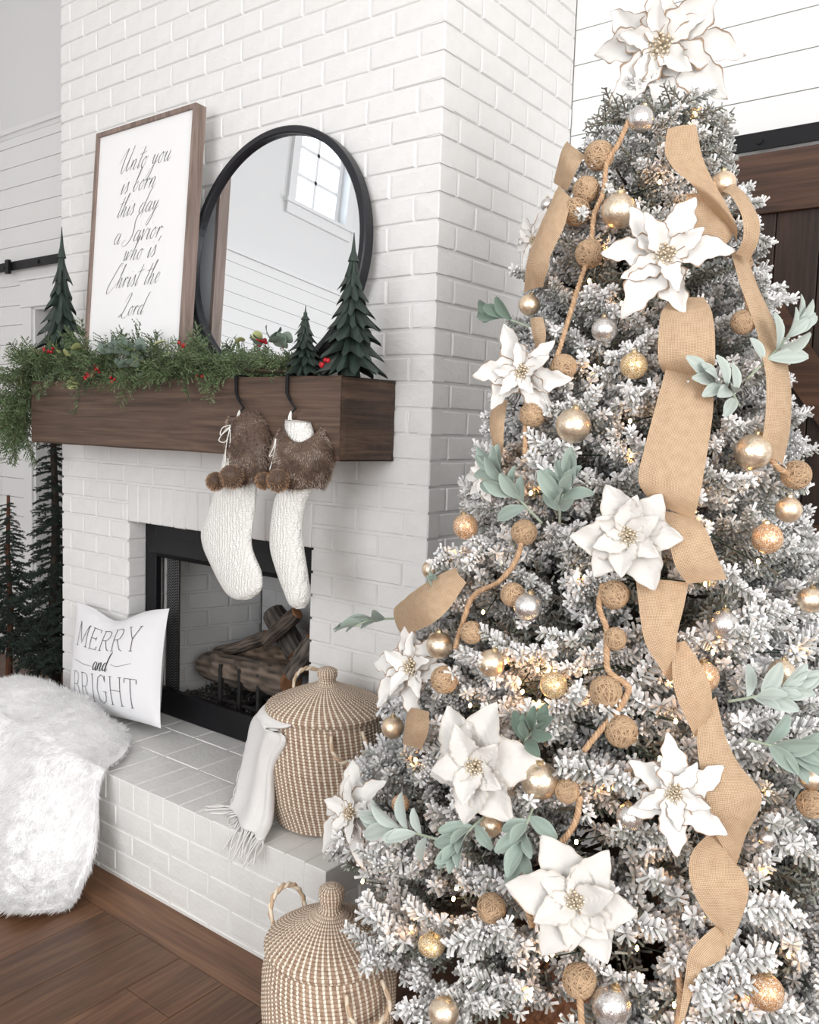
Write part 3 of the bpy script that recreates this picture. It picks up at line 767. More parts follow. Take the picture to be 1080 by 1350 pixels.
# ------------------------------------------------------------------ round mirror
MR, TILT = .435, math.radians(3.7)
mir = thing('round_mirror', 'large round mirror with a black metal frame on the mantel', 'mirror', (-2.28, 2.15, MZ1))
mu = Vector((0, math.sin(TILT), math.cos(TILT))); mn = Vector((0, -math.cos(TILT), math.sin(TILT)))
mc0 = Vector((-2.28, 2.160, MZ1+.002+MR*math.cos(TILT)))
def mp(r, a, d): return mc0+Vector((1, 0, 0))*r*math.cos(a)+mu*r*math.sin(a)+mn*d
m = MB(); n = 96
prof = [(MR, -.02), (MR, .018), (MR-.004, .022), (MR-.022, .022), (MR-.026, .018), (MR-.026, .002), (MR-.03, -.02)]
m.add([mp(r, 2*PI*i/n, d) for i in range(n) for r, d in prof], [(i*7+j, i*7+(j+1) % 7, ((i+1) % n)*7+(j+1) % 7, ((i+1) % n)*7+j) for i in range(n) for j in range(7)])
m.build('frame', plain('mirror_frame_black', (.02, .021, .026, 1), .35, .4), mir)
m = MB(); m.add([mp(MR-.027, 2*PI*i/n, .004) for i in range(n)], [tuple(range(n))])
m.build('glass', plain('mirror_silver', (.88, .91, .94, 1), .0, 1.0), mir)
m = MB(); m.add([mp(MR-.03, -2*PI*i/n, -.018) for i in range(n)], [tuple(range(n))]); m.build('backing', M_BLACKM, mir)

# ------------------------------------------------------------------ carved green trees on the mantel
M_CARVE = tint_mat('carved_green_wood', .55, 0, (90, .25, .002))
def carved_tree(base, H, R, label, seed, tiers=8):
    r = random.Random(seed)
    t = thing('carved_tree', label, 'decorative tree', base[:], group='carved green trees on the mantel')
    m = MB(); m.lathe([(R*.30, 0), (R*.2, H*.1), (.006, H*.9)], 10, (.015, .03, .022, 1)); mm = m.build('trunk', M_CARVE, t, True, True)
    for k in range(tiers):
        f = k/tiers
        zl = H*(.0+.78*(f**.92)) ; zt = H*min(.985, .0+.78*(((k+1)/tiers)**.92)+.13*(1-f*.35))
        ro = R*(1-f)**.9*1.0+.010; ri = ro*.16+.002
        n = max(6, int(13-5*f)); sub = 4; m = MB(); vs = []; cs = []
        nn = n*sub; ph = r.random()*6; lens = [r.uniform(.68, 1.30) for _ in range(n)]; dz = [r.uniform(-.9, .7) for _ in range(n)]
        rows = [(0., ri, zt), (.45, ri+(ro-ri)*.34, zl+(zt-zl)*.55), (.8, ri+(ro-ri)*.68, zl+(zt-zl)*.24), (1., ro, zl)]
        for s, rr, zz in rows:
            for j in range(nn):
                q = j//sub; w = abs((j % sub)/sub-.5)*2     # 0 at the bough's middle, 1 in the notch
                L = lens[q]; rad = rr*(1+(L-1)*s)*(1-.42*w*s)*(1+.05*s*(1 if j % 2 else -1))
                z = zz+(zt-zl)*(.24*w*s+.08*dz[q]*s) + (.0 if s < 1 else 0)
                a = ph+2*PI*(j+.5)/nn
                vs.append((rad*math.cos(a), rad*math.sin(a), max(z, .0)))
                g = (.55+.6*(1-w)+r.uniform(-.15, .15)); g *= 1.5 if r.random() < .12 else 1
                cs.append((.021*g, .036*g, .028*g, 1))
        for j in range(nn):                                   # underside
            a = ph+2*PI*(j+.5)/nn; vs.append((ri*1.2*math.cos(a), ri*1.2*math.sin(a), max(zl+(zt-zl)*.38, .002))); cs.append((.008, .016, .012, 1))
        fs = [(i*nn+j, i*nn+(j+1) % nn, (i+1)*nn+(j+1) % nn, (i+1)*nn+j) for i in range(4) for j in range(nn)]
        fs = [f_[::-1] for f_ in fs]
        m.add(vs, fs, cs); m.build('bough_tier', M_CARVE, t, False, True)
    m = MB(); m.lathe([(.012+R*.05, H*.80), (R*.07, H*.87), (R*.03, H*.95), (.001, H)], 9, (.026, .042, .034, 1)); m.build('tip', M_CARVE, t, False, True)
b1 = onY(82, 470, 2.05); b1.z = MZ1
carved_tree(b1, 2.432-MZ1, .118, 'tallest carved green wooden tree beside the script sign', 1, 9)
b2 = onY(462, 495, 2.01); b2.z = MZ1
carved_tree(b2, 2.217-MZ1, .108, 'broad carved green wooden tree at the bare end of the mantel', 2, 8)
b3 = onY(401, 495, 2.00); b3.z = MZ1
carved_tree(b3, 2.012-MZ1, .062, 'small carved green wooden tree between the garland and the broad one', 3, 7)

# ------------------------------------------------------------------ fur helper
def blade(mb, p, d, L, w, cb, ct, bend=Vector((0, 0, -.3)), seg=2):
    sd = d.cross(Vector((rnd.uniform(-1, 1), rnd.uniform(-1, 1), rnd.uniform(-1, 1))))
    if sd.length < 1e-5: return
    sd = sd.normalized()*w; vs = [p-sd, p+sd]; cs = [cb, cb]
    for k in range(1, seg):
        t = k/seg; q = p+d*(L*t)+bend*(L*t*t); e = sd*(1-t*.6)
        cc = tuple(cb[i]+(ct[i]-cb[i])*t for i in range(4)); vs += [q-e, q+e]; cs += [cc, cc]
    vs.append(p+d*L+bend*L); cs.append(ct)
    fs = [(2*k, 2*k+1, 2*k+3, 2*k+2) for k in range(seg-1)]+[(2*seg-2, 2*seg-1, 2*seg)]
    mb.add(vs, fs, cs)
M_FURB = tint_mat('brown_faux_fur', .6, .2)
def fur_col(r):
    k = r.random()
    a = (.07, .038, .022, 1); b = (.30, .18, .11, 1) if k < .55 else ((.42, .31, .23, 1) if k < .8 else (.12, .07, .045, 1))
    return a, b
def fur_ball(name, ctr, rad, par, n=420, L=.012, squash=1):
    warm = lambda c: (c[0]*1.55, c[1]*1.4, c[2]*1.1, 1)
    r = random.Random(hash((round(ctr[0], 3), round(ctr[2], 3)))); m = MB()
    m.sphere(ctr, rad*.8, 12, 8, (.07, .04, .025, 1))
    for _ in range(n):
        d = Vector((r.gauss(0,1), r.gauss(0,1), r.gauss(0,1))).normalized(); a, b = fur_col(r)
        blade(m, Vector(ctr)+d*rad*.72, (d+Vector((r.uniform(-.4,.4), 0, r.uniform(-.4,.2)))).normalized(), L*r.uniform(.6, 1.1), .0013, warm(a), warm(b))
    return m.build(name, M_FURB, par)
# ------------------------------------------------------------------ hooks and stockings
def s4(x, y): return (240+x*210/886, 500+y*210/886)      # zoom-crop coordinates of the stockings
SY = 1.925
mk, nt, b_ = new_mat('cream_cable_knit'); tc = nd(nt, 'ShaderNodeTexCoord')
w1_ = nd(nt, 'ShaderNodeTexWave', wave_type='BANDS', bands_direction='X'); setin(w1_, Scale=26, Distortion=5, Detail=1, Detail_Scale=3.0); nt.links.new(tc.outputs['Object'], w1_.inputs[0])
w2_ = nd(nt, 'ShaderNodeTexWave', wave_type='BANDS', bands_direction='Z'); setin(w2_, Scale=70, Distortion=2); nt.links.new(tc.outputs['Object'], w2_.inputs[0])
hh = math_n(nt, 'ADD', math_n(nt, 'MULTIPLY', w1_.outputs[1], .75), math_n(nt, 'MULTIPLY', w2_.outputs[1], .25))
bump(nt, b_, hh, .7, .006); setin(b_, Base_Color=(.86, .85, .82, 1), Roughness=.85); b_.inputs['Sheen Weight'].default_value = .2
M_CORD = plain('white_cord', (.84, .83, .80, 1), .8)
def hook(px, label):
    p = onY(px, 500, MY0-.004); x = p.x
    t = thing('stocking_hook', label, 'hook', (x, MY0+.05, MZ1), group='black hooks on the mantel')
    W = .006
    path = [(2.06, MZ1+.004), (1.99, MZ1+.005), (MY0, MZ1+.005), (MY0-.008, MZ1-.003), (MY0-.008, MZ1-.045), (MY0-.009, MZ1-.062), (MY0-.012, MZ1-.076), (MY0-.018, MZ1-.086), (MY0-.022, MZ1-.096), (MY0-.022, MZ1-.108), (MY0-.016, MZ1-.116)]
    P = catmull([Vector((0, a, b)) for a, b in path], 5)
    m = MB(); vs = []
    for i, q in enumerate(P):
        d = P[min(i+1, len(P)-1)]-P[max(i-1, 0)]; d.normalize(); nr = Vector((0, -d.z, d.y))
        k = i/(len(P)-1); w = W*(1-.35*max(0, k-.5)*2); xo = x+.052*max(0, min(1, (k-.42)/.40))**1.3-.022*max(0, (k-.86)/.14)
        vs += [Vector((xo-w, q.y, q.z))+nr*.0022, Vector((xo+w, q.y, q.z))+nr*.0022, Vector((xo+w, q.y, q.z))-nr*.0022, Vector((xo-w, q.y, q.z))-nr*.0022]
    n = len(P); m.add(vs, [(i*4+j, i*4+(j+1) % 4, (i+1)*4+(j+1) % 4, (i+1)*4+j) for i in range(n-1) for j in range(4)]+[(3,2,1,0), ((n-1)*4, (n-1)*4+1, (n-1)*4+2, (n-1)*4+3)])
    m.build('arm', M_BLACK, t)
    m = MB(); m.cbox(x-.03, x+.03, 2.03, 2.10, MZ1+.0005, MZ1+.012, .003); m.build('weight', M_BLACK, t)
    return Vector((x+.034, MY0-.021, MZ1-.118))
def stocking(label, secs, thick, cuff_c, cuff_rx, cuff_rz, cuff_tilt, hk, poms, cords, seed, cuff_dip=.2):
    top = onY(*s4(*secs[0][0]), SY)
    t = thing('stocking', label, 'stocking', onY(*s4((secs[-1][0][0]+secs[-1][1][0])/2, secs[-1][0][1]), SY)[:], group='fur cuffed stockings')
    ctl = []
    for k, (a, b) in enumerate(secs):
        A, B = onY(*s4(*a), SY), onY(*s4(*b), SY); ctl.append((A, B))
    ca = catmull([q[0] for q in ctl], 5); cb = catmull([q[1] for q in ctl], 5)
    m = MB(); n = 20; vs = []; K = len(ca)
    for i in range(K):
        c = (ca[i]+cb[i])/2; h = (cb[i]-ca[i])/2; s = i/(K-1)
        th = thick*(1 if s < .85 else max(.25, 1-((s-.85)/.15)**2*.75))
        for j in range(n):
            a = 2*PI*j/n; vs.append(c+h*math.cos(a)+Vector((0, -th*math.sin(a)*(1 if abs(math.sin(a)) < .99 else 1), 0)))
    fs = [(i*n+j, (i+1)*n+j, (i+1)*n+(j+1) % n, i*n+(j+1) % n) for i in range(K-1) for j in range(n)]
    m.add(vs, fs); e = len(vs)
    m.f.append(tuple((K-1)*n+j for j in range(n))); m.mi.append(0); m.f.append(tuple(range(n-1, -1, -1))); m.mi.append(0)
    m.build('sock', mk, t, True)
    # fur cuff: a tilted thick ring around the top
    r = random.Random(seed); C0 = onY(*s4(*cuff_c), SY); sc_ = (onY(*s4(cuff_c[0]+100, cuff_c[1]), SY)-C0).length/100
    rx, rz = cuff_rx*sc_, cuff_rz*sc_; ct, sn_ = math.cos(cuff_tilt), math.sin(cuff_tilt)
    m = MB(); base = []
    def cp(u, v): # u around, v 0..1 down: barrel shape, inner lip at the top
        a = 2*PI*u
        rr = .30+.76*math.sin(PI*(.07+.80*v))**.62
        dip = cuff_dip*(.5+.5*math.sin(a+.5))**1.3*(1-v)**1.6
        x, y = rx*rr*math.cos(a), -(rx*.72)*rr*math.sin(a)
        z = rz*(1-2*v-1.0*dip) + rz*.03*math.cos(a*3+seed)
        return C0+Vector((x*ct-z*sn_, y, x*sn_+z*ct))
    NU, NV = 30, 10
    m.add([cp(i/NU, j/NV) for j in range(NV+1) for i in range(NU)], [(j*NU+i, (j+1)*NU+i, (j+1)*NU+(i+1) % NU, j*NU+(i+1) % NU) for j in range(NV) for i in range(NU)], (.10, .06, .04, 1))
    axis = Vector((-sn_, 0, ct))
    for _ in range(6500):
        u, v = r.random(), r.random()**.9; p = cp(u, v); ctr = C0+axis*((p-C0).dot(axis)*.8)
        d = (p-ctr).normalized(); a, b = fur_col(r)
        if v < .10: d = (d*.5+axis*.7).normalized()
        patch = mnoise.noise(Vector((p.x*20+seed, p.y*20, p.z*26)))
        if patch > .10: b = (.60, .49, .41, 1)
        elif patch < -.12: b = (.085, .045, .03, 1)
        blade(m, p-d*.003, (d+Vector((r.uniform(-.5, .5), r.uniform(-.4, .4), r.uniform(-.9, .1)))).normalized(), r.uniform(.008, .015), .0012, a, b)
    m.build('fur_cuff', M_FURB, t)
    # hanging loop
    p = Vector(hk); a = onY(*s4(cuff_c[0]-30, cuff_c[1]-cuff_rz*.55), SY-.01); m = MB()
    for dx in (-.005, .007):
        m.tube(catmull([p+Vector((0, 0, .008)), p+Vector((dx*.6, -.006, -.012)), p+Vector((dx, 0, -.05)), p+Vector((dx*.6, .004, -.10))], 4), .0042, 6, None, 0, True, .45)
    m.build('hanging_loop', M_CORD, t, True)
    for (x, y), rad in poms:
        q = onY(*s4(x, y), SY-thick-.062); fur_ball('pompom', q, rad*sc_*.92, t, 900, .010)
    m = MB()
    for c in cords: m.tube(catmull([onY(*s4(x, y), SY-thick-.03) for x, y in c], 5), .0017, 5)
    m.build('cord', M_CORD, t, True)
h1 = hook(313, 'black iron hook holding the stocking next to the garland')
h2 = hook(380, 'black iron hook holding the stocking next to the small carved tree')
stocking('wide cream knit stocking with brown fur cuff, foot seen side on',
         [((262, 330), (420, 360)), ((238, 430), (410, 440)), ((215, 520), (408, 540)), ((190, 610), (410, 610)), ((165, 690), (406, 690)), ((138, 770), (398, 760)), ((111, 850), (386, 850)), ((122, 935), (384, 920)), ((163, 1030), (402, 985)), ((205, 1115), (434, 1060)), ((250, 1188), (443, 1130)), ((300, 1222), (430, 1180)), ((345, 1228), (385, 1220))],
         .030, (376, 372), 100, 146, math.radians(19), h1, [((187, 566), 46), ((277, 540), 60)],
         [[(270, 262), (235, 290), (205, 340), (245, 345), (268, 265)], [(270, 255), (225, 270), (215, 310), (268, 270)], [(266, 270), (245, 380), (240, 470)], [(268, 280), (268, 350), (262, 380)], [(240, 470), (215, 530)], [(255, 440), (262, 500)]], 11)
stocking('narrow cream knit stocking turned edge on with open fur cuff',
         [((590, 225), (700, 240)), ((580, 330), (735, 340)), ((585, 450), (748, 450)), ((575, 540), (742, 550)), ((545, 610), (712, 630)), ((520, 690), (684, 690)), ((508, 770), (668, 770)), ((499, 860), (662, 860)), ((502, 950), (670, 945)), ((528, 1040), (682, 1030)), ((556, 1120), (692, 1110)), ((588, 1195), (700, 1185)), ((610, 1250), (697, 1235)), ((640, 1278), (680, 1272))],
         .036, (668, 402), 136, 148, math.radians(2), h2, [((455, 562), 42), ((535, 560), 58)],
         [[(522, 330), (505, 390), (485, 428), (512, 410), (522, 335)], [(522, 330), (515, 400), (500, 460), (488, 505)], [(520, 400), (530, 440), (532, 490)]], 12, .72)

# ------------------------------------------------------------------ cedar garland on the mantel
M_CEDAR = tint_mat('cedar_green', .65, 0)
def cedar_mesh(seed, L=.19):
    r = random.Random(seed); m = MB()
    stem = [Vector((t*L, .012*math.sin(t*3+seed), -.05*t*t*L/.19)) for t in [i/8 for i in range(9)]]
    m.tube(stem, .0012, 4, (.05, .055, .02, 1), 0, False)
    for i in range(1, 26):
        t = i/26; p = stem[min(7, int(t*8))].lerp(stem[min(8, int(t*8)+1)], t*8 % 1)
        sgn = 1 if i % 2 else -1; Lb = (.052*(1-t*.75)+.012)*r.uniform(.7, 1.3)
        d = Vector((.75, sgn*r.uniform(.5, 1.0), r.uniform(-.35, .35))).normalized()
        g = r.uniform(.6, 1.35); col = (.085*g, .130*g, .055*g, 1) if r.random() < .7 else (.13*g, .165*g, .085*g, 1)
        q = p; dirs = d
        # scaly twig with side twiglets
        for k in range(4):
            q2 = q+dirs*Lb/4
            blade(m, q, dirs, Lb/3, .0031*(1-k*.1), col, tuple(x*1.25 for x in col[:3])+(1,), Vector((0, 0, -.1)), 1)
            for s2 in (-1, 1):
                dd = (dirs*.8+Vector((-dirs.y, dirs.x, r.uniform(-.5, .5)))*s2*.7).normalized()
                blade(m, q2, dd, Lb*.34*(1-k*.12), .0027, col, tuple(x*1.3 for x in col[:3])+(1,), Vector((0, 0, -.15)), 1)
            q = q2
    return m.mesh('cedar_sprig', M_CEDAR)
CED = [cedar_mesh(i) for i in range(6)]
M_EUC = tint_mat('eucalyptus_leaf', .55); M_BERRY = plain('red_berry', rgb(165, 18, 30), .25)
garl = thing('cedar_garland', 'green cedar garland with eucalyptus and red berries along the mantel', 'garland', (-2.9, 2.0, MZ1))
r = random.Random(21)
def aim(d, roll=0):
    d = Vector(d).normalized(); q = d.to_track_quat('X', 'Z'); return q.to_matrix().to_4x4() @ Matrix.Rotation(roll, 4, 'X')
def put(name, me, par, loc, d, s=1.0, roll=0):
    o = bpy.data.objects.new(name, me); COL.objects.link(o); o.parent = par; o.matrix_parent_inverse = parent_inv(par)
    o.matrix_basis = Matrix.Translation(Vector(loc)) @ aim(d, roll) @ Matrix.Scale(s, 4); return o
path = catmull([Vector(p) for p in [(-3.60, 1.96, MZ1-.21), (-3.59, 1.97, MZ1-.06), (-3.50, 2.0, MZ1+.045), (-3.3, 1.985, MZ1+.05), (-3.0, 1.98, MZ1+.04), (-2.7, 1.985, MZ1+.042), (-2.4, 1.985, MZ1+.035), (-2.1, 2.0, MZ1+.022), (-1.97, 2.04, MZ1+.02)]], 14)
for i in range(300):
    u = r.random(); k = u*(len(path)-1); p = path[int(k)].lerp(path[min(int(k)+1, len(path)-1)], k % 1)
    tt = (path[min(int(k)+1, len(path)-1)]-path[max(int(k)-1, 0)]).normalized()
    a = r.uniform(-.9, 1.0)
    if u < .2: d = Vector((r.uniform(-.9, .3), r.uniform(-1, .5), r.uniform(-1.5, .15)))
    else: d = Vector((r.uniform(-1, .9), r.uniform(-1.1, .7), r.uniform(-.42, .48)))
    if p.x > -2.25: d.x = -abs(d.x)-.3; d.z = abs(d.z)*.6
    put('cedar_sprig', CED[i % 6], garl, p+Vector((0, r.uniform(-.03, .03), r.uniform(-.02, .035))), d, r.uniform(.68, 1.0) * (.7 if p.x > -2.3 else 1), r.uniform(0, 6))
m = MB(); m.tube(path, .008, 6, (.05, .04, .02, 1)); m.build('vine', M_CEDAR, garl)
def round_leaf(R, seed, col):
    r = random.Random(seed); m = MB(); n = 14
    rim = [Vector((R*(1+math.cos(2*PI*i/n)), R*.95*math.sin(2*PI*i/n), .16*R*math.cos(4*PI*i/n)+.1*R*r.uniform(-1, 1))) for i in range(n)]
    c = Vector((R, 0, -.1*R)); g = tuple(x*.9 for x in col[:3])+(1,)
    m.add(rim+[c], [(i, (i+1) % n, n) for i in range(n)], [col]*n+[g]); return m.mesh('eucalyptus_leaf', M_EUC, True)
EUC = [round_leaf(.026, i, (.16, .22, .175, 1) if i % 2 else (.19, .25, .21, 1)) for i in range(4)]
for cl, n in (((150, 466), 5), ((168, 466), 6), ((190, 468), 5), ((166, 482), 4), ((352, 450), 5), ((370, 452), 5)):
    c = onY(*cl, 1.885)+Vector((0, 0, .0))
    for k in range(n):
        d = Vector((r.uniform(-1, 1), r.uniform(-.8, .1), r.uniform(.0, 1.1)))
        put('eucalyptus_leaf', EUC[k % 4], garl, c+Vector((r.uniform(-.03, .03), 0, r.uniform(-.012, .012))), d, r.uniform(.75, 1.15), r.uniform(-1, 1))
holly = round_leaf(.022, 9, (.42, .45, .20, 1))
for px, py in ((104, 508), (100, 512), (80, 465), (92, 470), (100, 462), (315, 452), (340, 450), (210, 450)):
    put('variegated_leaf', holly, garl, onY(px, py, 1.90), Vector((r.uniform(-1, 1), -.4, r.uniform(-.2, .9))), r.uniform(.8, 1.2), r.uniform(-1, 1))
mb = MB(); mb.sphere((0, 0, 0), .0068, 8, 6); BER = mb.mesh('berry', M_BERRY, True)
for (px, py), n in (((55, 462), 4), ((68, 462), 4), ((119, 494), 7), ((126, 488), 5), ((147, 501), 3), ((128, 484), 3), ((238, 454), 5), ((342, 450), 5), ((347, 452), 4), ((371, 453), 3), ((428, 478), 5), ((264, 493), 2), ((113, 498), 3)):
    for k in range(n):
        q = onY(px+r.uniform(-5, 5), py+r.uniform(-4, 4), 1.905 if py > 480 else 1.90); put('berry', BER, garl, q, (1, 0, 0), r.uniform(.85, 1.15))

# ------------------------------------------------------------------ slim alpine trees beside the chimney
M_PINE = tint_mat('alpine_needles', .75)
def alpine_branch(seed, L=.16):
    r = random.Random(seed); m = MB()
    def twig(p, d, L, nseg, dens):
        pts = [p]; q = p
        for k in range(nseg):
            d = (d+Vector((0, r.uniform(-.12, .12), -.10))).normalized(); q = q+d*L/nseg; pts.append(q)
        m.tube(pts, .0016, 3, (.035, .03, .022, 1), 0, False)
        for k in range(nseg):
            for _ in range(dens):
                t = r.random(); s = pts[k].lerp(pts[k+1], t); ax = (pts[k+1]-pts[k]).normalized()
                nd_ = (ax*.5+Vector((r.uniform(-1,1), r.uniform(-1,1), r.uniform(-1,1)))).normalized()
                g = r.uniform(.5, 1.3); blade(m, s, nd_, .014*r.uniform(.7, 1.2), .0024, (.018*g, .030*g, .022*g, 1), (.028*g, .046*g, .034*g, 1), Vector((0, 0, 0)), 1)
        return pts
    main = twig(Vector((0, 0, 0)), Vector((1, 0, .05)), L, 7, 26)
    for k in (1, 2, 3, 4, 5, 6):
        for s in (-1, 1):
            if r.random() < .8: twig(main[k], Vector((.7, s*.8, r.uniform(-.3, .2))).normalized(), L*.42*r.uniform(.6, 1.1), 3, 26)
    return m.mesh('branch', M_PINE)
ALP = [alpine_branch(i) for i in range(5)]
M_TRUNK = wood('red_brown_trunk', [rgb(60, 34, 22), rgb(92, 54, 36), rgb(112, 70, 48)], 'Z', 2, .8, .5, False)
M_TRUNKD = wood('dark_bark_trunk', [rgb(26, 20, 16), rgb(44, 34, 26), rgb(60, 48, 38)], 'Z', 2, .85, .6, False)
def alpine(x, y, H, rad, label, seed, tm, tr0, z0, nb):
    r = random.Random(seed); t = thing('alpine_tree', label, 'tree', (x, y, 0), group='slim alpine trees beside the chimney')
    m = MB(); m.tube([(x+.012*math.sin(k*1.3+seed)*(0 < k < 8), y, H*k/8) for k in range(9)], [tr0*(1-.62*k/8) for k in range(9)], 9); m.build('trunk', tm, t, True)
    for k in range(nb):
        f = (k+r.random()*.7)/nb; z = z0+(H*.97-z0)*f; a = k*2.4+r.uniform(-.4, .4)
        s = rad*(1-f*.72)/.16*r.uniform(.7, 1.15)
        put('branch', ALP[k % 5], t, (x, y, z), Vector((math.cos(a), math.sin(a), r.uniform(-.15, .2)-.05)), s, r.uniform(-.4, .4))
    m = MB(); m.lathe([(tr0*2.2, 0), (tr0*2.4, .015), (tr0*1.2, .03)], 10, None, 0, x, y); m.build('base', tm, t)
p = onY(72, 700, 2.42); alpine(p.x, 2.42, 1.66, .235, 'tallest slim alpine tree with bare dark trunk beside the chimney', 1, M_TRUNKD, .034, .36, 120)
p = onY(92, 850, 2.30); alpine(p.x-.03, 2.30, .86, .145, 'short bushy alpine tree with reddish trunk behind the pillow', 2, M_TRUNK, .026, .45, 60)
p = onY(12, 760, 2.38); alpine(p.x, 2.38, 1.22, .20, 'mid height slim alpine tree with reddish trunk by the door casing', 3, M_TRUNK, .022, .38, 90)

# ------------------------------------------------------------------ MERRY and BRIGHT pillow
PC = Vector((-3.15, 2.122, HEARTH_Z+.252)); PW, PH_, PT = .655, .475, .078
plean = math.radians(9); PUp = Vector((0, math.sin(plean), math.cos(plean))); PN = Vector((0, -math.cos(plean), math.sin(plean)))
def pil(u, v, side):
    eu, ev = 1-u*u, 1-v*v
    x = u*PW/2*(1-.07*max(0, ev)**.8); y = v*PH_/2*(1-.05*max(0, eu)**.8)-.02*u*(v < 0)*0
    y -= .055*math.exp(-((u+.05)/.45)**2)*max(0, (v+.4)/1.4)**2
    th = PT*(max(0, eu)**.55)*(max(0, ev)**.55)
    th *= 1-.30*math.exp(-((u+.05)/.3)**2)*max(0, v)**1.5
    w = .004*mnoise.noise(Vector((u*3, v*3, side)))*(eu*ev)
    ro = math.radians(6); x, y = x*math.cos(ro)-y*math.sin(ro), x*math.sin(ro)+y*math.cos(ro)
    return PC+Vector((x, 0, 0))+PUp*y+PN*side*(th+w)
pillow = thing('throw_pillow', 'white square pillow lettered merry and bright on the hearth', 'pillow', (PC.x, PC.y, HEARTH_Z))
mw = plain('white_linen', (.80, .80, .82, 1), .9, bumps=(500, .25, .001), sheen=.2)
m = MB(); N = 34
for sd in (1, -1):
    f = lambda i, j: pil(-1+2*i/N, -1+2*j/N, sd)
    if sd == 1: m.grid(f, N, N)
    else: m.grid(lambda i, j: pil(1-2*i/N, -1+2*j/N, sd), N, N)
m.build('cushion', mw, pillow, True)
def on_pillow(x, y): # metres on the face
    u, v = x/(PW/2), y/(PH_/2); u = max(-.98, min(.98, u)); v = max(-.98, min(.98, v))
    p = pil(u, v, 1); a = pil(min(.99, u+.02), v, 1)-p; b = pil(u, min(.99, v+.02), 1)-p
    n_ = a.cross(b).normalized(); n_ = n_ if n_.dot(PN) > 0 else -n_
    return p, n_
for s, base, cap, wid in (('MERRY', .062, .105, .455), ('BRIGHT', -.175, .12, .47)):
    m = MB(); stx, W = text_strokes(s, CAPS, .0, .16); k = wid/W
    ink(m, stx[0], lambda x, y: on_pillow(-wid/2+x*k, base+y*cap), .0010, .0017, False, .0025)
    m.build('printed_word', M_INK, pillow)
m = MB()
stx, W = text_strokes('and', SCR, .35); k = .105/W
ink(m, stx[0], lambda x, y: on_pillow(-.055+x*k, -.035+y*k*1.15), .0012, .0036, True, .002)
ink(m, [[(-.235, -.005), (-.17, -.012), (-.12, -.018), (-.06, -.02)], [(.075, .0), (.11, -.008), (.15, -.002), (.20, .01)]], on_pillow, .0008, .0009, True, .002)
m.build('printed_word', M_INK, pillow)

# ------------------------------------------------------------------ white shaggy fur throw over the hearth
fb = thing('fur_throw', 'white shaggy faux fur throw draped over the hearth to the floor', 'blanket', (-3.1, 1.7, 0))
rows = [
 [(-4.25, 2.12, .20), (-3.95, 2.10, .31), (-3.72, 2.09, .385), (-3.50, 2.07, .39), (-3.30, 2.045, .385), (-3.14, 2.03, .385), (-2.94, 2.025, .385)],
 [(-4.25, 2.05, .30), (-3.95, 2.03, .385), (-3.72, 2.02, .445), (-3.52, 2.02, .47), (-3.30, 2.01, .475), (-3.12, 1.995, .46), (-2.86, 1.985, .41)],
 [(-4.20, 1.86, .32), (-3.92, 1.88, .40), (-3.68, 1.88, .46), (-3.45, 1.87, .485), (-3.20, 1.87, .475), (-3.0, 1.87, .455), (-2.74, 1.88, .405)],
 [(-4.15, 1.66, .30), (-3.85, 1.68, .38), (-3.60, 1.70, .43), (-3.36, 1.71, .44), (-3.12, 1.71, .43), (-2.92, 1.71, .42), (-2.655, 1.735, .39)],
 [(-4.10, 1.52, .22), (-3.80, 1.54, .28), (-3.52, 1.57, .30), (-3.26, 1.59, .31), (-3.03, 1.61, .305), (-2.85, 1.63, .29), (-2.61, 1.68, .265)],
 [(-4.05, 1.40, .12), (-3.75, 1.43, .16), (-3.44, 1.45, .18), (-3.15, 1.48, .18), (-2.93, 1.51, .175), (-2.77, 1.55, .16), (-2.575, 1.63, .13)],
 [(-4.00, 1.30, .045), (-3.70, 1.32, .06), (-3.36, 1.34, .075), (-3.04, 1.37, .08), (-2.83, 1.41, .08), (-2.68, 1.47, .07), (-2.555, 1.57, .055)],
 [(-3.95, 1.24, .02), (-3.64, 1.25, .02), (-3.28, 1.27, .022), (-2.95, 1.31, .024), (-2.74, 1.36, .025), (-2.60, 1.42, .024), (-2.545, 1.51, .022)],
]
def bspl(P, t):
    n = len(P); k = min(int(t*(n-1)), n-2); f = t*(n-1)-k
    g = lambda i: P[max(0, min(n-1, i))]
    a, b, c, d = g(k-1), g(k), g(k+1), g(k+2)
    return .5*((2*b)+(c-a)*f+(2*a-5*b+4*c-d)*f*f+(3*b-a-3*c+d)*f**3)
RV = [[Vector(p) for p in q] for q in rows]
def fpt(s, t):
    p = bspl([bspl(q, s) for q in RV], t)
    fold = .022*math.sin(s*17+1.5*math.sin(t*3))*min(1, t*2.2+.25)+.018*mnoise.noise(Vector((s*6, t*7, 1)))
    nrm = Vector((0, -.75 if t > .4 else -.25, .45 if t > .4 else .9))
    q = p+nrm*fold; q.z = max(q.z, .016); return q
NS, NT = 64, 60
G = [[fpt(i/NS, j/NT) for j in range(NT+1)] for i in range(NS+1)]
m = MB(); m.grid(lambda i, j: G[i][j], NS, NT); m.build('cloth', plain('fur_backing', (.93, .925, .925, 1), .95), fb, True)
m = MB(); r = random.Random(31); M_FURW = tint_mat('white_faux_fur', .75, .3)
_nt = M_FURW.node_tree; _t = nd(_nt, 'ShaderNodeBsdfTranslucent'); _t.inputs[0].default_value = (.95, .95, .95, 1); _x = nd(_nt, 'ShaderNodeMixShader'); _x.inputs[0].default_value = .42
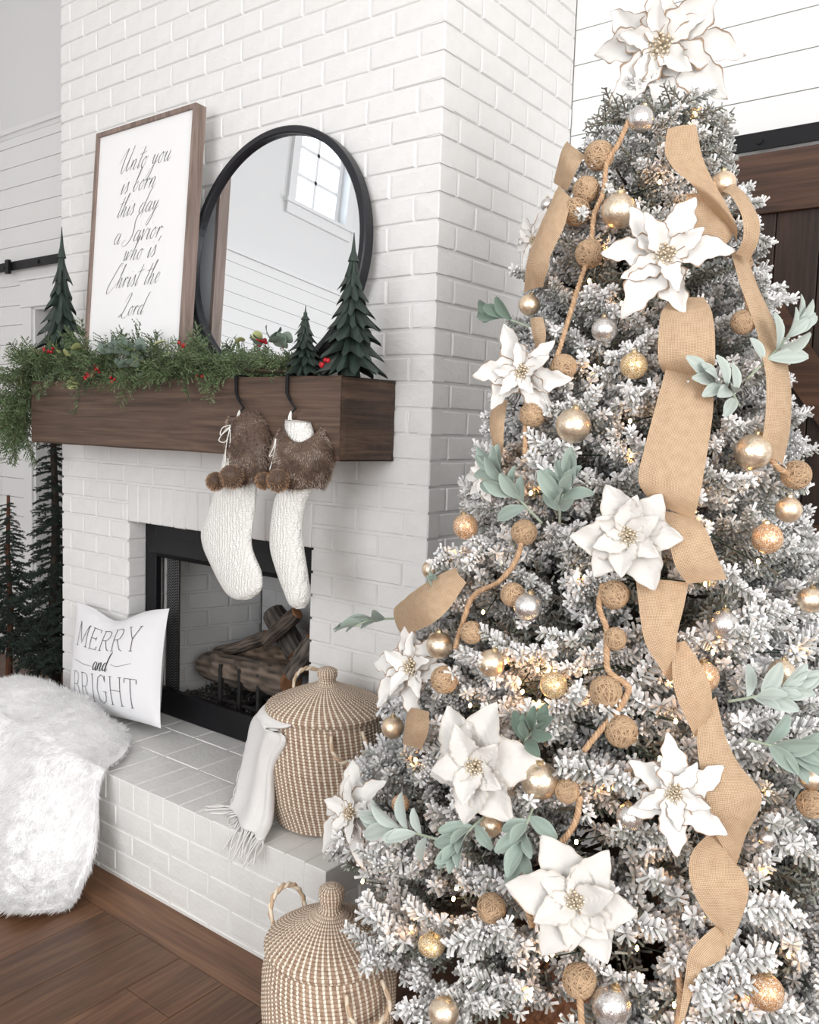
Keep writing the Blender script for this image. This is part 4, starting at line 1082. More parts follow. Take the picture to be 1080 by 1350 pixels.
_nt.links.new(_nt.nodes['Principled BSDF'].outputs[0], _x.inputs[1]); _nt.links.new(_t.outputs[0], _x.inputs[2]); _nt.links.new(_x.outputs[0], _nt.nodes['Material Output'].inputs[0])
w_ = (.93, .925, .93, 1); w2 = (.96, .955, .96, 1)
for _ in range(60000):
    s, t = (r.random()**.8), r.random(); i, j = min(int(s*NS), NS-1), min(int(t*NT), NT-1); p = fpt(s, t) if False else G[i][j].lerp(G[i+1][j], s*NS-i).lerp(G[i][j+1].lerp(G[i+1][j+1], s*NS-i), t*NT-j)
    n_ = (G[i+1][j]-G[i][j]).cross(G[i][j+1]-G[i][j]); n_.normalize()
    if n_.dot(Vector((0, -.6, .8))) < 0: n_ = -n_
    clump = Vector((mnoise.noise(p*22), mnoise.noise(p*22+Vector((9, 3, 1))), mnoise.noise(p*22+Vector((4, 7, 2)))))
    tg = (G[i][j+1]-G[i][j]).normalized(); d = (n_*.42+tg*.55+clump*.45+Vector((r.uniform(-.4, .4), r.uniform(-.3, .3), r.uniform(-.3, .2)))).normalized()
    e = min(s, 1-s, t, 1-t)
    if s > .97: d = (d*.5+Vector((1, -.2, -.1))).normalized()
    if t > .97: d = (d*.5+Vector((.2, -1, .0))).normalized()
    if t < .03: d = (d*.5+Vector((0, .4, 1))).normalized()
    q = p+d*.03
    if q.z < .004: d.z = max(d.z, .0); d.normalize()
    blade(m, p-n_*.002, d, r.uniform(.020, .040), .0010, w_, w2, Vector((0, 0, -.12)) if p.z > .06 else Vector((0, 0, .0)), 2)
m.build('fur_pile', M_FURW, fb)['kind'] = 'stuff'

# ------------------------------------------------------------------ seagrass baskets
mbk, nt, b_ = new_mat('seagrass_coil'); tc = nd(nt, 'ShaderNodeTexCoord'); uv = tc.outputs['UV']
sp = nd(nt, 'ShaderNodeSeparateXYZ'); nt.links.new(uv, sp.inputs[0])
# u: stitches around (count per unit), v: coil number; stitches sit on the coil, shifted half a stitch every coil
vf = math_n(nt, 'FRACT', sp.outputs[1]); vi = math_n(nt, 'FLOOR', sp.outputs[1])
us = math_n(nt, 'ADD', sp.outputs[0], math_n(nt, 'MULTIPLY', vi, .08))
uf = math_n(nt, 'FRACT', us)
stitch = math_n(nt, 'LESS_THAN', math_n(nt, 'ABSOLUTE', math_n(nt, 'SUBTRACT', uf, .5)), .17)
gapv = math_n(nt, 'GREATER_THAN', math_n(nt, 'ABSOLUTE', math_n(nt, 'SUBTRACT', vf, .5)), .46)
nz = noise(nt, tc.outputs['Object'], 120, 3)
nz2 = noise(nt, tc.outputs['Object'], 12, 2)
grass = ramp(nt, nz, [(.3, rgb(138, 112, 92)), (.55, rgb(174, 148, 126)), (.8, rgb(196, 172, 150))])
c1 = mix(nt, grass, rgb(238, 228, 212), stitch); c2 = mix(nt, c1, rgb(96, 74, 58), gapv)
nt.links.new(c2, b_.inputs['Base Color']); setin(b_, Roughness=.75)
bump(nt, b_, math_n(nt, 'ADD', stitch, math_n(nt, 'MULTIPLY', nz, .4)), .5, .003)
def coil_lathe(ctr, prof, coil, stn, n=96):
    """prof: (r,z) polyline resampled by coil pitch, with rounded coils; uv in coil and stitch units"""
    P = [Vector((a, b, 0)) for a, b in prof]; seg = []; L = 0
    for a, b in zip(P[:-1], P[1:]): seg.append((L, a, b)); L += (b-a).length
    def at(s):
        for l, a, b in seg:
            if s <= l+(b-a).length+1e-9: return a+(b-a)*((s-l)/max(1e-9, (b-a).length)), (b-a).normalized()
        return P[-1], (P[-1]-P[-2]).normalized()
    K = max(2, int(L/coil)); m = MB(); uvs = []; vs = []
    sub = 4
    for i in range(K*sub+1):
        s = L*i/(K*sub); p, t = at(s); nr = Vector((t.y, -t.x, 0)); h = coil*.32*abs(math.sin(PI*i/sub))
        q = p+nr*h
        for j in range(n+1):
            a = 2*PI*j/n; vs.append((ctr[0]+max(q.x, .0005)*math.cos(a), ctr[1]+max(q.x, .0005)*math.sin(a), ctr[2]+q.y)); uvs.append((j/n*stn, i/sub))
    w = n+1; fs = [(i*w+j, i*w+j+1, (i+1)*w+j+1, (i+1)*w+j) for i in range(K*sub) for j in range(n)]
    m.add(vs, fs); me = m.mesh('coil', mbk, True)
    ul = me.uv_layers.new(name='UVMap')
    for lp in me.loops: ul.data[lp.index].uv = uvs[lp.vertex_index]
    return me
def basket(c, label, rb, rm, rt, hgt, lid_h, knob_h, lid_r, hands):
    t = thing('lidded_basket', label, 'basket', c[:], group='lidded seagrass baskets')
    body = [(.0, .004), (rb*.9, .004), (rb, .012), (rb+(rm-rb)*.7, hgt*.25), (rm, hgt*.55), (rm*.995, hgt*.8), (rt, hgt), (rt-.006, hgt), (rt-.012, hgt*.8)]
    link('body', coil_lathe(c, body, .0098, 62), t)
    lid = [(lid_r-.004, hgt-.012), (lid_r+.002, hgt-.004), (lid_r, hgt+.006), (lid_r*.8, hgt+lid_h*.34), (lid_r*.5, hgt+lid_h*.66), (lid_r*.28, hgt+lid_h*.88), (.034, hgt+lid_h)]
    lo = link('lid', coil_lathe(c, lid, .0095, 58), t)
    z = hgt+lid_h
    kn = [(.034, z-.002), (.026, z+.006), (.025, z+knob_h*.3), (.031, z+knob_h*.55), (.030, z+knob_h*.85), (.018, z+knob_h), (.001, z+knob_h+.003)]
    link('knob', coil_lathe(c, kn, .0085, 22, 40), lo)
    for a, zz in hands:
        m = MB(); R0 = (rt+rm)/2+.004
        o_ = Vector((math.cos(a), math.sin(a), 0)); sd = Vector((-math.sin(a), math.cos(a), 0)); C0 = Vector(c)+o_*R0+Vector((0, 0, hgt-.03))
        pts = [C0-sd*.05-o_*.002, C0-sd*.054+Vector((0, 0, .05))+o_*.018, C0-sd*.034+Vector((0, 0, .085))+o_*.028, C0+Vector((0, 0, .097))+o_*.03, C0+sd*.034+Vector((0, 0, .085))+o_*.028, C0+sd*.054+Vector((0, 0, .05))+o_*.018, C0+sd*.05-o_*.002]
        if zz < 0: pts = [q+Vector((0, 0, -(q.z-C0.z)*1.75))+o_*.012*((q.z-C0.z) > .01) for q in pts]
        P = catmull(pts, 6); m2 = MB()
        for ph in (0, PI):                                   # two twisted strands
            m2.tube([q+(o_*math.cos(i*.9+ph)+Vector((0, 0, 1))*math.sin(i*.9+ph))*.0038 for i, q in enumerate(P)], .0052, 6, rgb(196, 168, 140) if ph else rgb(228, 212, 190))
        m2.build('handle', M_STRAW, t, True)
    return t
M_STRAW = tint_mat('twisted_seagrass', .75)
HB1 = Vector((-1.845, 2.015, HEARTH_Z+.001))
basket(HB1, 'lidded seagrass basket standing on the hearth with a throw under its lid', .150, .186, .182, .372, .075, .05, .192, [(math.radians(150), 1), (math.radians(-28), -1)])
HB2 = Vector((-1.40, 1.565, .001))
basket(HB2, 'lidded seagrass basket standing on the wooden floor', .145, .168, .155, .335, .085, .062, .163, [(math.radians(172), 1), (math.radians(-18), -1)])

# ------------------------------------------------------------------ cream throw hanging out of the basket, with fringe
ct = thing('cream_throw', 'cream fringed throw blanket hanging out of the hearth basket', 'blanket', (-2.0, 1.93, HEARTH_Z))
m_thr = plain('cream_woven_throw', (.78, .765, .75, 1), .95, bumps=(260, .5, .003), sheen=.3)
def tp(px, py, y): return onY(px, py, y)
def rim(a, r_, dz): a = math.radians(a); return HB1+Vector((r_*math.cos(a), r_*math.sin(a), .372+dz))
trow = [[rim(a, .170, -.004) for a in (176, 205, 232, 258, 282)],
        [rim(a, .203, -.016) for a in (176, 203, 228, 252, 276)],
        [rim(a, .212, -.035) for a in (178, 200, 219, 236, 254)],
        [tp(338, 945, 1.96), tp(348, 950, 1.88), tp(358, 958, 1.835), tp(370, 968, 1.82), tp(378, 974, 1.83)],
        [tp(328, 985, 1.93), tp(338, 990, 1.87), tp(347, 996, 1.83), tp(355, 1003, 1.82), tp(362, 1010, 1.84)],
        [tp(318, 1025, 1.91), tp(330, 1030, 1.86), tp(342, 1038, 1.825), tp(352, 1045, 1.81), tp(361, 1052, 1.83)],
        [tp(312, 1052, 1.89), tp(324, 1060, 1.84), tp(336, 1070, 1.80), tp(348, 1078, 1.80), tp(358, 1085, 1.81)],
        [tp(300, 1068, 1.87), tp(314, 1080, 1.81), tp(326, 1094, 1.765), tp(338, 1104, 1.756), tp(348, 1108, 1.758)]]
def thp(s, t):
    p = bspl([bspl(q, s) for q in trow], t); f = .010*math.sin(s*14+t*2)*min(1, t*2)
    p = p+Vector((.25*f, -f, 0)); p.z = max(p.z, HEARTH_Z+.004) if p.y > HEARTH_Y else p.z; return p
m = MB(); m.grid(lambda i, j: thp(i/24, j/44), 24, 44); o = m.build('cloth', m_thr, ct, True)
md = o.modifiers.new('thick', 'SOLIDIFY'); md.thickness = .006; md.offset = -1
r = random.Random(8)
for k in range(26):
    s = k/25; a = thp(s, 1.0); b = thp(s, .96); d = (a-b).normalized()
    L = r.uniform(.055, .085); q1 = a+d*L*.5+Vector((r.uniform(-.012, .012), r.uniform(-.01, .01), 0)); q2 = a+d*L+Vector((r.uniform(-.02, .02), -.01, -.02))
    for q in (q1, q2):
        if q.y > HEARTH_Y-.002: q.z = max(q.z, HEARTH_Z+.005)
        else: q.y = min(q.y, HEARTH_Y-.008)
    m = MB(); m.tube(catmull([a-d*.004, q1, q2], 4), [.0032, .0028, .0028, .0028, .0028, .0026, .0026, .0024, .0018], 5); m.build('tassel', m_thr, ct, True)
for k in range(9):       # fringe along the turned side hem
    t = .52+.35*k/8; a = thp(0, t); q = a+Vector((-.01+r.uniform(-.006, .006), -.01, -.055))
    q.z = max(q.z, HEARTH_Z+.005)
    m = MB(); m.tube(catmull([a, a.lerp(q, .5)+Vector((-.006, 0, 0)), q], 4), .0026, 5); m.build('tassel', m_thr, ct, True)

# ------------------------------------------------------------------ sliding barn door behind the tree
BDY = 2.983
M_BARN = wood('barn_door_planks', [rgb(30, 19, 14), rgb(50, 34, 26), rgb(66, 46, 36)], 'Z', .9, .55, .4)
M_BARNX = wood('barn_door_rail_wood', [rgb(50, 32, 22), rgb(78, 52, 37), rgb(96, 66, 48)], 'X', .9, .5, .4)
barn = thing('barn_door', 'dark wooden sliding barn door with diagonal brace behind the tree', 'door', (-.55, BDY, .02))
BX0, BX1 = -1.10, -.02
n = 8
for i in range(n):
    w = (BX1-BX0)/n; m = MB(); m.cbox(BX0+i*w+.0015, BX0+(i+1)*w-.0015, BDY+.0, BDY+.022, .02, 2.55, .003); m.build('plank', M_BARN, barn)
def bbox(name, x0, x1, z0, z1, mat):
    m = MB(); m.cbox(x0, x1, BDY-.02, BDY, z0, z1, .002); m.build(name, mat, barn)
bbox('stile', BX0, BX0+.12, .02, 2.365, M_BARN); bbox('stile', BX1-.12, BX1, .02, 2.365, M_BARN)
bbox('top_rail', BX0, BX1, 2.365, 2.557, M_BARNX); bbox('mid_rail', BX0+.12, BX1-.12, 1.19, 1.375, M_BARNX); bbox('bottom_rail', BX0+.12, BX1-.12, .02, .24, M_BARNX)
for z0, z1 in ((1.375, 2.365), (.24, 1.19)):
    a, b = Vector((BX0+.12, 0, z1)), Vector((BX1-.30, 0, z0)); d = (b-a).normalized(); nr = Vector((d.z, 0, -d.x))
    m = MB(); q = [a, b, b+nr*-.13 if nr.x > 0 else b+nr*.13, a+(nr*-.13 if nr.x > 0 else nr*.13)]
    m.add([Vector((p.x, BDY-.019, max(z0, min(z1, p.z)))) for p in q]+[Vector((p.x, BDY, max(z0, min(z1, p.z)))) for p in q], [(0,1,2,3),(4,5,1,0),(5,6,2,1),(6,7,3,2),(7,4,0,3)])
    o = m.build('brace', M_BARNX, barn)
rail = thing('barn_door_track', 'flat black steel barn door track with bolts above the dark door', 'door track', (-.3, 2.96, 2.6))
def track(par, x0, x1, z0, z1, y):
    m = MB(); m.cbox(x0, x1, y, y+.008, z0, z1, .001); m.build('bar', M_BLACK, par)
    k = x0+.12
    while k < x1:
        m = MB(); m.tube([(k, y-.006, (z0+z1)/2), (k, y+.05, (z0+z1)/2)], .012, 8); m.build('bolt', M_BLACK, par); k += .42
track(rail, -1.02, 1.6, 2.575, 2.632, 2.985)
rail2 = thing('barn_door_track', 'flat black steel track with stop above the cased doorway', 'door track', (-5.4, 3.0, 2.62))
track(rail2, X0+.02, -4.05, 2.592, 2.648, 2.995)
p = onY(12, 356, 2.99); m = MB(); m.cbox(p.x-.02, p.x+.02, 2.97, 2.995, 2.57, 2.66, .003); m.build('stop', M_BLACK, rail2)

# ------------------------------------------------------------------ flocked christmas tree
AX, AY = -.87, 2.06
TOP = 2.50
def trad(z):
    if z < 2.35: return .80-.262*z+.085*max(0, min(1, (.80-z)/.35))
    return max(.02, (.80-.262*2.35)*(1-((z-2.35)/.28)**1.5)) if z < 2.63 else .02
def tree_hit(px, py, off=0.0):
    d = ray(px, py).normalized(); best = None
    s = 1.0
    while s < 3.2:
        p = CAM+d*s; rr = math.hypot(p.x-AX, p.y-AY); g = rr-(trad(max(0, p.z))+off)
        if best is None or g < best[0]: best = (g, p)
        if g < 0: return p
        s += .006
    return best[1]
def tnorm(p):
    v = Vector((p.x-AX, p.y-AY, 0)); v = v.normalized() if v.length > 1e-4 else Vector((0, -1, 0)); return (v+Vector((0, 0, .26))).normalized()
tree = thing('christmas_tree', 'tall flocked christmas tree beside the fireplace', 'christmas tree', (AX, AY, 0))
M_FLOCK = tint_mat('flocked_needles', .85, .15)
def needle(m, p, d, L, w, cb, ct):
    d = d.normalized(); a = d.orthogonal().normalized(); b = d.cross(a)
    e = p+d*L; vs = []
    for k in range(3):
        t = 2*PI*k/3; vs.append(p+(a*math.cos(t)+b*math.sin(t))*w*.75)
    for k in range(3):
        t = 2*PI*k/3; vs.append(e+(a*math.cos(t)+b*math.sin(t))*w)
    m.add(vs, [(0,1,4,3),(1,2,5,4),(2,0,3,5),(3,4,5)], [cb]*3+[ct]*3)
def spray(seed, L=.25, flock=1.0, dens=1.0, w=.0029):
    r = random.Random(seed); m = MB()
    def twig(p, d, L, fl):
        n = max(3, int(L/.02)); pts = [p]; q = p
        for k in range(n):
            d = (d+Vector((0, r.uniform(-.1, .1), r.uniform(-.06, .10)))).normalized(); q = q+d*L/n; pts.append(q)
        m.tube(pts, .0028, 4, (.16, .13, .10, 1), 0, False)
        cnt = int(L*600*dens)
        for k in range(cnt):
            t = (k+r.random())/cnt; i = min(int(t*n), n-1); s = pts[i].lerp(pts[i+1], t*n-i); ax = (pts[i+1]-pts[i]).normalized()
            a = ax.orthogonal().normalized(); b = ax.cross(a); th = k*2.4+r.uniform(-.4, .4)
            o = a*math.cos(th)+b*math.sin(th); nd_ = (ax*r.uniform(.45, .9)+o).normalized()
            up = nd_.z; f = fl*(.72+.40*up+r.uniform(-.40, .30)+.25*t)
            f = max(0, min(1, f)); Ln = r.uniform(.018, .029)*(1-.25*t)
            gr = r.uniform(.6, 1.2); g0 = (.10*gr, .115*gr, .072*gr); wt = (.94, .935, .94)
            cb = tuple(g0[i]*(1-f*.6)+wt[i]*f*.6 for i in range(3))+(1,); ct = tuple(g0[i]*(1-f)+wt[i]*f for i in range(3))+(1,)
            needle(m, s, nd_, Ln, w*(.75+.55*f), cb, ct)
        return pts
    main = twig(Vector((0, 0, 0)), Vector((1, 0, .12)), L, flock)
    N = len(main)
    for k in range(2, N-1, 2):
        t = k/N
        for s in (-1, 1):
            if r.random() < .85:
                twig(main[k], Vector((r.uniform(.6, .9), s*r.uniform(.55, .95), r.uniform(-.25, .45))).normalized(), (.135*(1-t*.55))*r.uniform(.75, 1.2), flock)
    return m
SPR = [spray(100+i, .25, (1.05, .95, 1.1, .8, 1.0, .65, 1.1, .9)[i]).mesh('branch', M_FLOCK) for i in range(8)]
r = random.Random(77); NBR = 470
zs = []
tot = 0; zz = .43; steps = []
while zz < 2.40: steps.append((zz, trad(zz)+.06)); tot += trad(zz)+.06; zz += .005
acc = 0; k = 0
for zz, wgt in steps:
    acc += wgt
    while k < NBR and acc/tot*NBR > k: zs.append(zz); k += 1
tocam = Vector((-AX, -AY, 0)).normalized()
back = MB(); nfront = 0
SIMPLE = [spray(300+i, .25, .9, .22, .004) for i in range(3)]
def join_spray(mb, src, T):
    mb.add([T @ Vector(v) for v in src.v], src.f, list(src.c))
cands = []
for i, z in enumerate(zs):
    a = i*2.399963+r.uniform(-.25, .25); d = Vector((math.cos(a), math.sin(a), 0)); cands.append((d.dot(tocam), z, d, i))
front = set(c[3] for c in sorted(cands, key=lambda c: -c[0])[:300])
for dt, z, d, i in cands:
    R = trad(z); s = (.62+.5*min(1, R/.6))*r.uniform(.85, 1.15)
    if z > 2.3: s *= .8
    L = .25*s; up = r.uniform(-.10, .42)+(.35 if z > 2.2 else 0)+(.3 if z > 2.33 else 0)-(.12 if z < .5 else 0)
    dd = (d+Vector((0, 0, up))).normalized(); rb = max(.0, R-L*1.0+r.uniform(-.035, .035))
    p = Vector((AX, AY, z-up*L*.6))+d*rb; roll = r.uniform(-.5, .5)
    if p.x+dd.x*L < CX1+.03 and p.y > CY-.05: continue
    if i in front: put('branch', SPR[i % 8], tree, p, dd, s, roll)
    else: join_spray(back, SIMPLE[i % 3], Matrix.Translation(p) @ aim(dd, roll) @ Matrix.Scale(s, 4))
# inner, hardly flocked boughs
INN = [spray(400+i, .24, .22, .30, .0032) for i in range(3)]
for i in range(330):
    z = .42+1.95*(i/330)**1.2; a = i*2.399963+1.1; d = Vector((math.cos(a), math.sin(a), 0)); R = trad(z)
    dd = (d+Vector((0, 0, r.uniform(-.2, .4)))).normalized(); s = .55+.6*min(1, R/.6)
    p = Vector((AX, AY, z))+d*max(0, R-.24*s-.075+r.uniform(-.05, .02))
    join_spray(back, INN[i % 3], Matrix.Translation(p) @ aim(dd, r.uniform(-1, 1)) @ Matrix.Scale(s, 4))
o = back.build('inner_boughs', M_FLOCK, tree); o['kind'] = 'stuff'
m = MB(); m.tube([(AX, AY, 0), (AX, AY, 1.2), (AX, AY, 2.5)], [.032, .028, .012], 10); m.build('trunk', M_TRUNKD, tree, True)
rr_ = random.Random(3); m = MB()
for i in range(130):
    z = .42+1.85*i/130; a = i*2.4; R = trad(z)*.85
    m.tube([(AX, AY, z-.04), (AX+R*math.cos(a), AY+R*math.sin(a), z+.03)], [.006, .003], 4)
m.build('bough_wires', M_TRUNKD, tree)
# wicker collar round the foot
mcol, nt, b_ = new_mat('wicker_collar'); tc = nd(nt, 'ShaderNodeTexCoord')
nn0 = noise(nt, tc.outputs['Object'], 90, 3)
nt.links.new(ramp(nt, nn0, [(.3, rgb(82, 50, 32)), (.7, rgb(124, 80, 50))]), b_.inputs['Base Color']); bump(nt, b_, nn0, .5, .004); setin(b_, Roughness=.7)
col_ = thing('tree_collar', 'brown woven wicker collar around the foot of the christmas tree', 'tree collar', (AX, AY, 0))
n = 72; m = MB(); vs = []
for i in range(15):
    z = .003+.34*i/14
    for j in range(n):
        a = 2*PI*j/n; R = .27-.04*i/14+.006*(1 if (j//2+i) % 2 else -1); vs.append((AX+R*math.cos(a), AY+R*math.sin(a), z))
m.add(vs, [(i*n+j, i*n+(j+1) % n, (i+1)*n+(j+1) % n, (i+1)*n+j) for i in range(14) for j in range(n)]); m.build('weave', mcol, col_)
m = MB(); m.tube([(AX+.235*math.cos(2*PI*j/48), AY+.235*math.sin(2*PI*j/48), .35) for j in range(49)], .012, 6); m.build('rim', mcol, col_)

# ------------------------------------------------------------------ warm mini lights
M_BULB, nt, b_ = new_mat('warm_bulb'); setin(b_, Base_Color=(1, .8, .5, 1)); b_.inputs['Emission Color'].default_value = (1, .47, .14, 1); b_.inputs['Emission Strength'].default_value = 42
lights = thing('string_lights', 'string of warm white mini lights woven through the christmas tree', 'string lights', (AX, AY, .3))
mb = MB(); mb.sphere((0, 0, 0), .0036, 8, 6, None, 0, 1.4); BULB = mb.mesh('bulb', M_BULB, True)
LP = [(885,531),(900,515),(896,542),(831,555),(783,490),(691,600),(605,755),(608,728),(662,740),(637,807),(916,674),(666,873),(685,900),(689,912),(709,883),(723,885),(766,916),(772,885),(711,926),(548,1002),(485,1099),(595,1146),(602,1171),(598,1185),(542,1223),(478,1162),(721,1264),(728,1258),(883,898),(805,1032),(803,1040),(864,1154),(926,1207),(940,1173),(1037,1192),(1009,1150),(889,1325),(891,951),(1013,1046),(988,1309),(880,190),(917,150),(777,370),(870,240),(905,270),(820,400),(732,285),(832,600),(700,650),(760,760),(880,790),(930,770),(985,640),(1000,740),(940,860),(1050,860),(620,930),(660,1010),(760,1110),(840,1250),(700,1310),(960,1130),(1040,1260),(870,1000),(935,690),(790,325)]
bp = []
for x, y in LP:
    p = tree_hit(x, y, -.012); put('bulb', BULB, lights, p, tnorm(p)); bp.append(p)
bp.sort(key=lambda p: p.z)
m = MB()
for k in range(len(bp)-1):
    a, b = bp[k], bp[k+1]
    if (a-b).length < .45:
        c = (a+b)/2; v = Vector((c.x-AX, c.y-AY, 0)); c -= v*.15; m.tube(catmull([a-tnorm(a)*.01, c, b-tnorm(b)*.01], 4), .0016, 4)
m.build('wire', plain('green_wire', (.02, .035, .02, 1), .6), lights)

# ------------------------------------------------------------------ ornaments
def mercury(name, c0, c1, rough=.16, glitter=False):
    m, nt, b = new_mat(name); v = coords(nt, 'Object')
    n1 = noise(nt, v, 4.5, 5, .75)
    if glitter:
        vo = nd(nt, 'ShaderNodeTexVoronoi'); setin(vo, Scale=20); nt.links.new(v, vo.inputs['Vector'])
        sp = nd(nt, 'ShaderNodeSeparateColor'); nt.links.new(vo.outputs['Color'], sp.inputs[0])
        nt.links.new(ramp(nt, sp.outputs[0], [(.1, c1), (.7, c0), (.93, (1, .95, .85, 1))]), b.inputs['Base Color'])  # glitter sparkle painted into the base colour as very bright random cells
        setin(b, Metallic=.55, Roughness=rough); bump(nt, b, sp.outputs[1], .35, .03); return m
    nt.links.new(ramp(nt, n1, [(.35, c0), (.62, c1)]), b.inputs['Base Color']); setin(b, Metallic=.9)
    rr = nd(nt, 'ShaderNodeMapRange'); nt.links.new(n1, rr.inputs[0]); rr.inputs[3].default_value = rough; rr.inputs[4].default_value = rough+.28; nt.links.new(rr.outputs[0], b.inputs['Roughness'])
    bump(nt, b, noise(nt, v, 9, 2), .12, .03); return m
OM = {'champagne': mercury('champagne_mercury_glass', rgb(246, 234, 216), rgb(220, 198, 170), .2),
      'pearl': mercury('pale_champagne_shell', rgb(250, 232, 208), rgb(232, 206, 176), .24),
      'silver': mercury('silver_mercury_glass', rgb(242, 240, 240), rgb(206, 202, 198), .12),
      'gold': mercury('gold_glitter', rgb(240, 214, 160), rgb(178, 136, 80), .35, True),
      'copper': mercury('copper_glitter', rgb(238, 196, 150), rgb(186, 130, 86), .38, True)}
M_CAP = plain('ornament_cap', rgb(206, 186, 150), .3, 1.0)
BALL = {}
def ball_mesh(kind, ribbed=False, drop=False):
    m = MB(); nu, nv = 28, 16; vs = []
    for i in range(nv+1):
        t = PI*i/nv
        for j in range(nu):
            a = 2*PI*j/nu; R = 1+(.05*math.cos(a*10)*math.sin(t) if ribbed else 0)
            z = math.cos(t)*(.8 if drop else 1)
            if drop and t > PI*.86: z -= .28*((t-PI*.86)/(PI*.14))
            vs.append((R*math.sin(t)*math.cos(a), R*math.sin(t)*math.sin(a), z))
    m.add(vs, [(i*nu+j, (i+1)*nu+j, (i+1)*nu+(j+1) % nu, i*nu+(j+1) % nu) for i in range(nv) for j in range(nu)])
    return m.mesh('ball', OM[kind], True)
mb = MB(); mb.lathe([(.24, .93), (.24, 1.12), (.19, 1.16), (.001, 1.17)], 12); CAPM = mb.mesh('cap', M_CAP)
mb = MB(); mb.tube([(.11*math.cos(t*.63), 0, 1.25+.11*math.sin(t*.63)) for t in range(11)], .022, 5); RINGM = mb.mesh('ring', M_CAP)
M_JUTE = tint_mat('jute_twine', .85, 0, (700, .4, .001))
def twine_ball(seed):
    r = random.Random(seed); m = MB(); m.sphere((0, 0, 0), .95, 16, 10, (.30, .19, .11, 1))
    for k in range(58):
        ax = Vector((r.gauss(0,1), r.gauss(0,1), r.gauss(0,1))).normalized(); a = ax.orthogonal().normalized(); b = ax.cross(a)
        off = r.uniform(-.6, .6); rr = math.sqrt(1-off*off)*.985; g = r.uniform(.75, 1.2)
        m.tube([ax*off+(a*math.cos(t*PI/9)+b*math.sin(t*PI/9))*rr*(1+.015*math.sin(t*2+k)) for t in range(19)], .042, 4, (.50*g, .345*g, .215*g, 1), 0, False)
    return m.mesh('wound_twine', M_JUTE, True)
TWB = [twine_ball(i) for i in range(4)]
def pxr(p, rpx): return rpx*(p-CAM).dot(fw)/FPX
def ornament(kind, px, py, rpx, label, ribbed=False, drop=False, off=.0, group=None):
    p = tree_hit(px, py, off); rad = pxr(p, rpx)
    t = thing('twine_ball' if kind == 'twine' else 'ball_ornament', label, 'ornament', p[:], group or ('twine balls on the tree' if kind == 'twine' else 'glass and glitter balls on the tree'))
    R = Matrix.Rotation(rnd.uniform(0, 6), 4, 'Z') @ Matrix.Rotation(rnd.uniform(-.3, .3), 4, 'X')
    def pt(name, me, par=t):
        o = bpy.data.objects.new(name, me); COL.objects.link(o); o.parent = par; return o
    if kind == 'twine':
        o = pt('wound_twine', TWB[int(px) % 4]); o.matrix_basis = R @ Matrix.Scale(rad, 4)
    else:
        key = (kind, ribbed, drop)
        if key not in BALL: BALL[key] = ball_mesh(*key)
        o = pt('ball', BALL[key]); o.matrix_basis = R @ Matrix.Scale(rad, 4)
        c = pt('cap', CAPM, o); c.matrix_basis = Matrix.Translation((0, 0, -.18 if drop else 0)); pt('ring', RINGM, c)
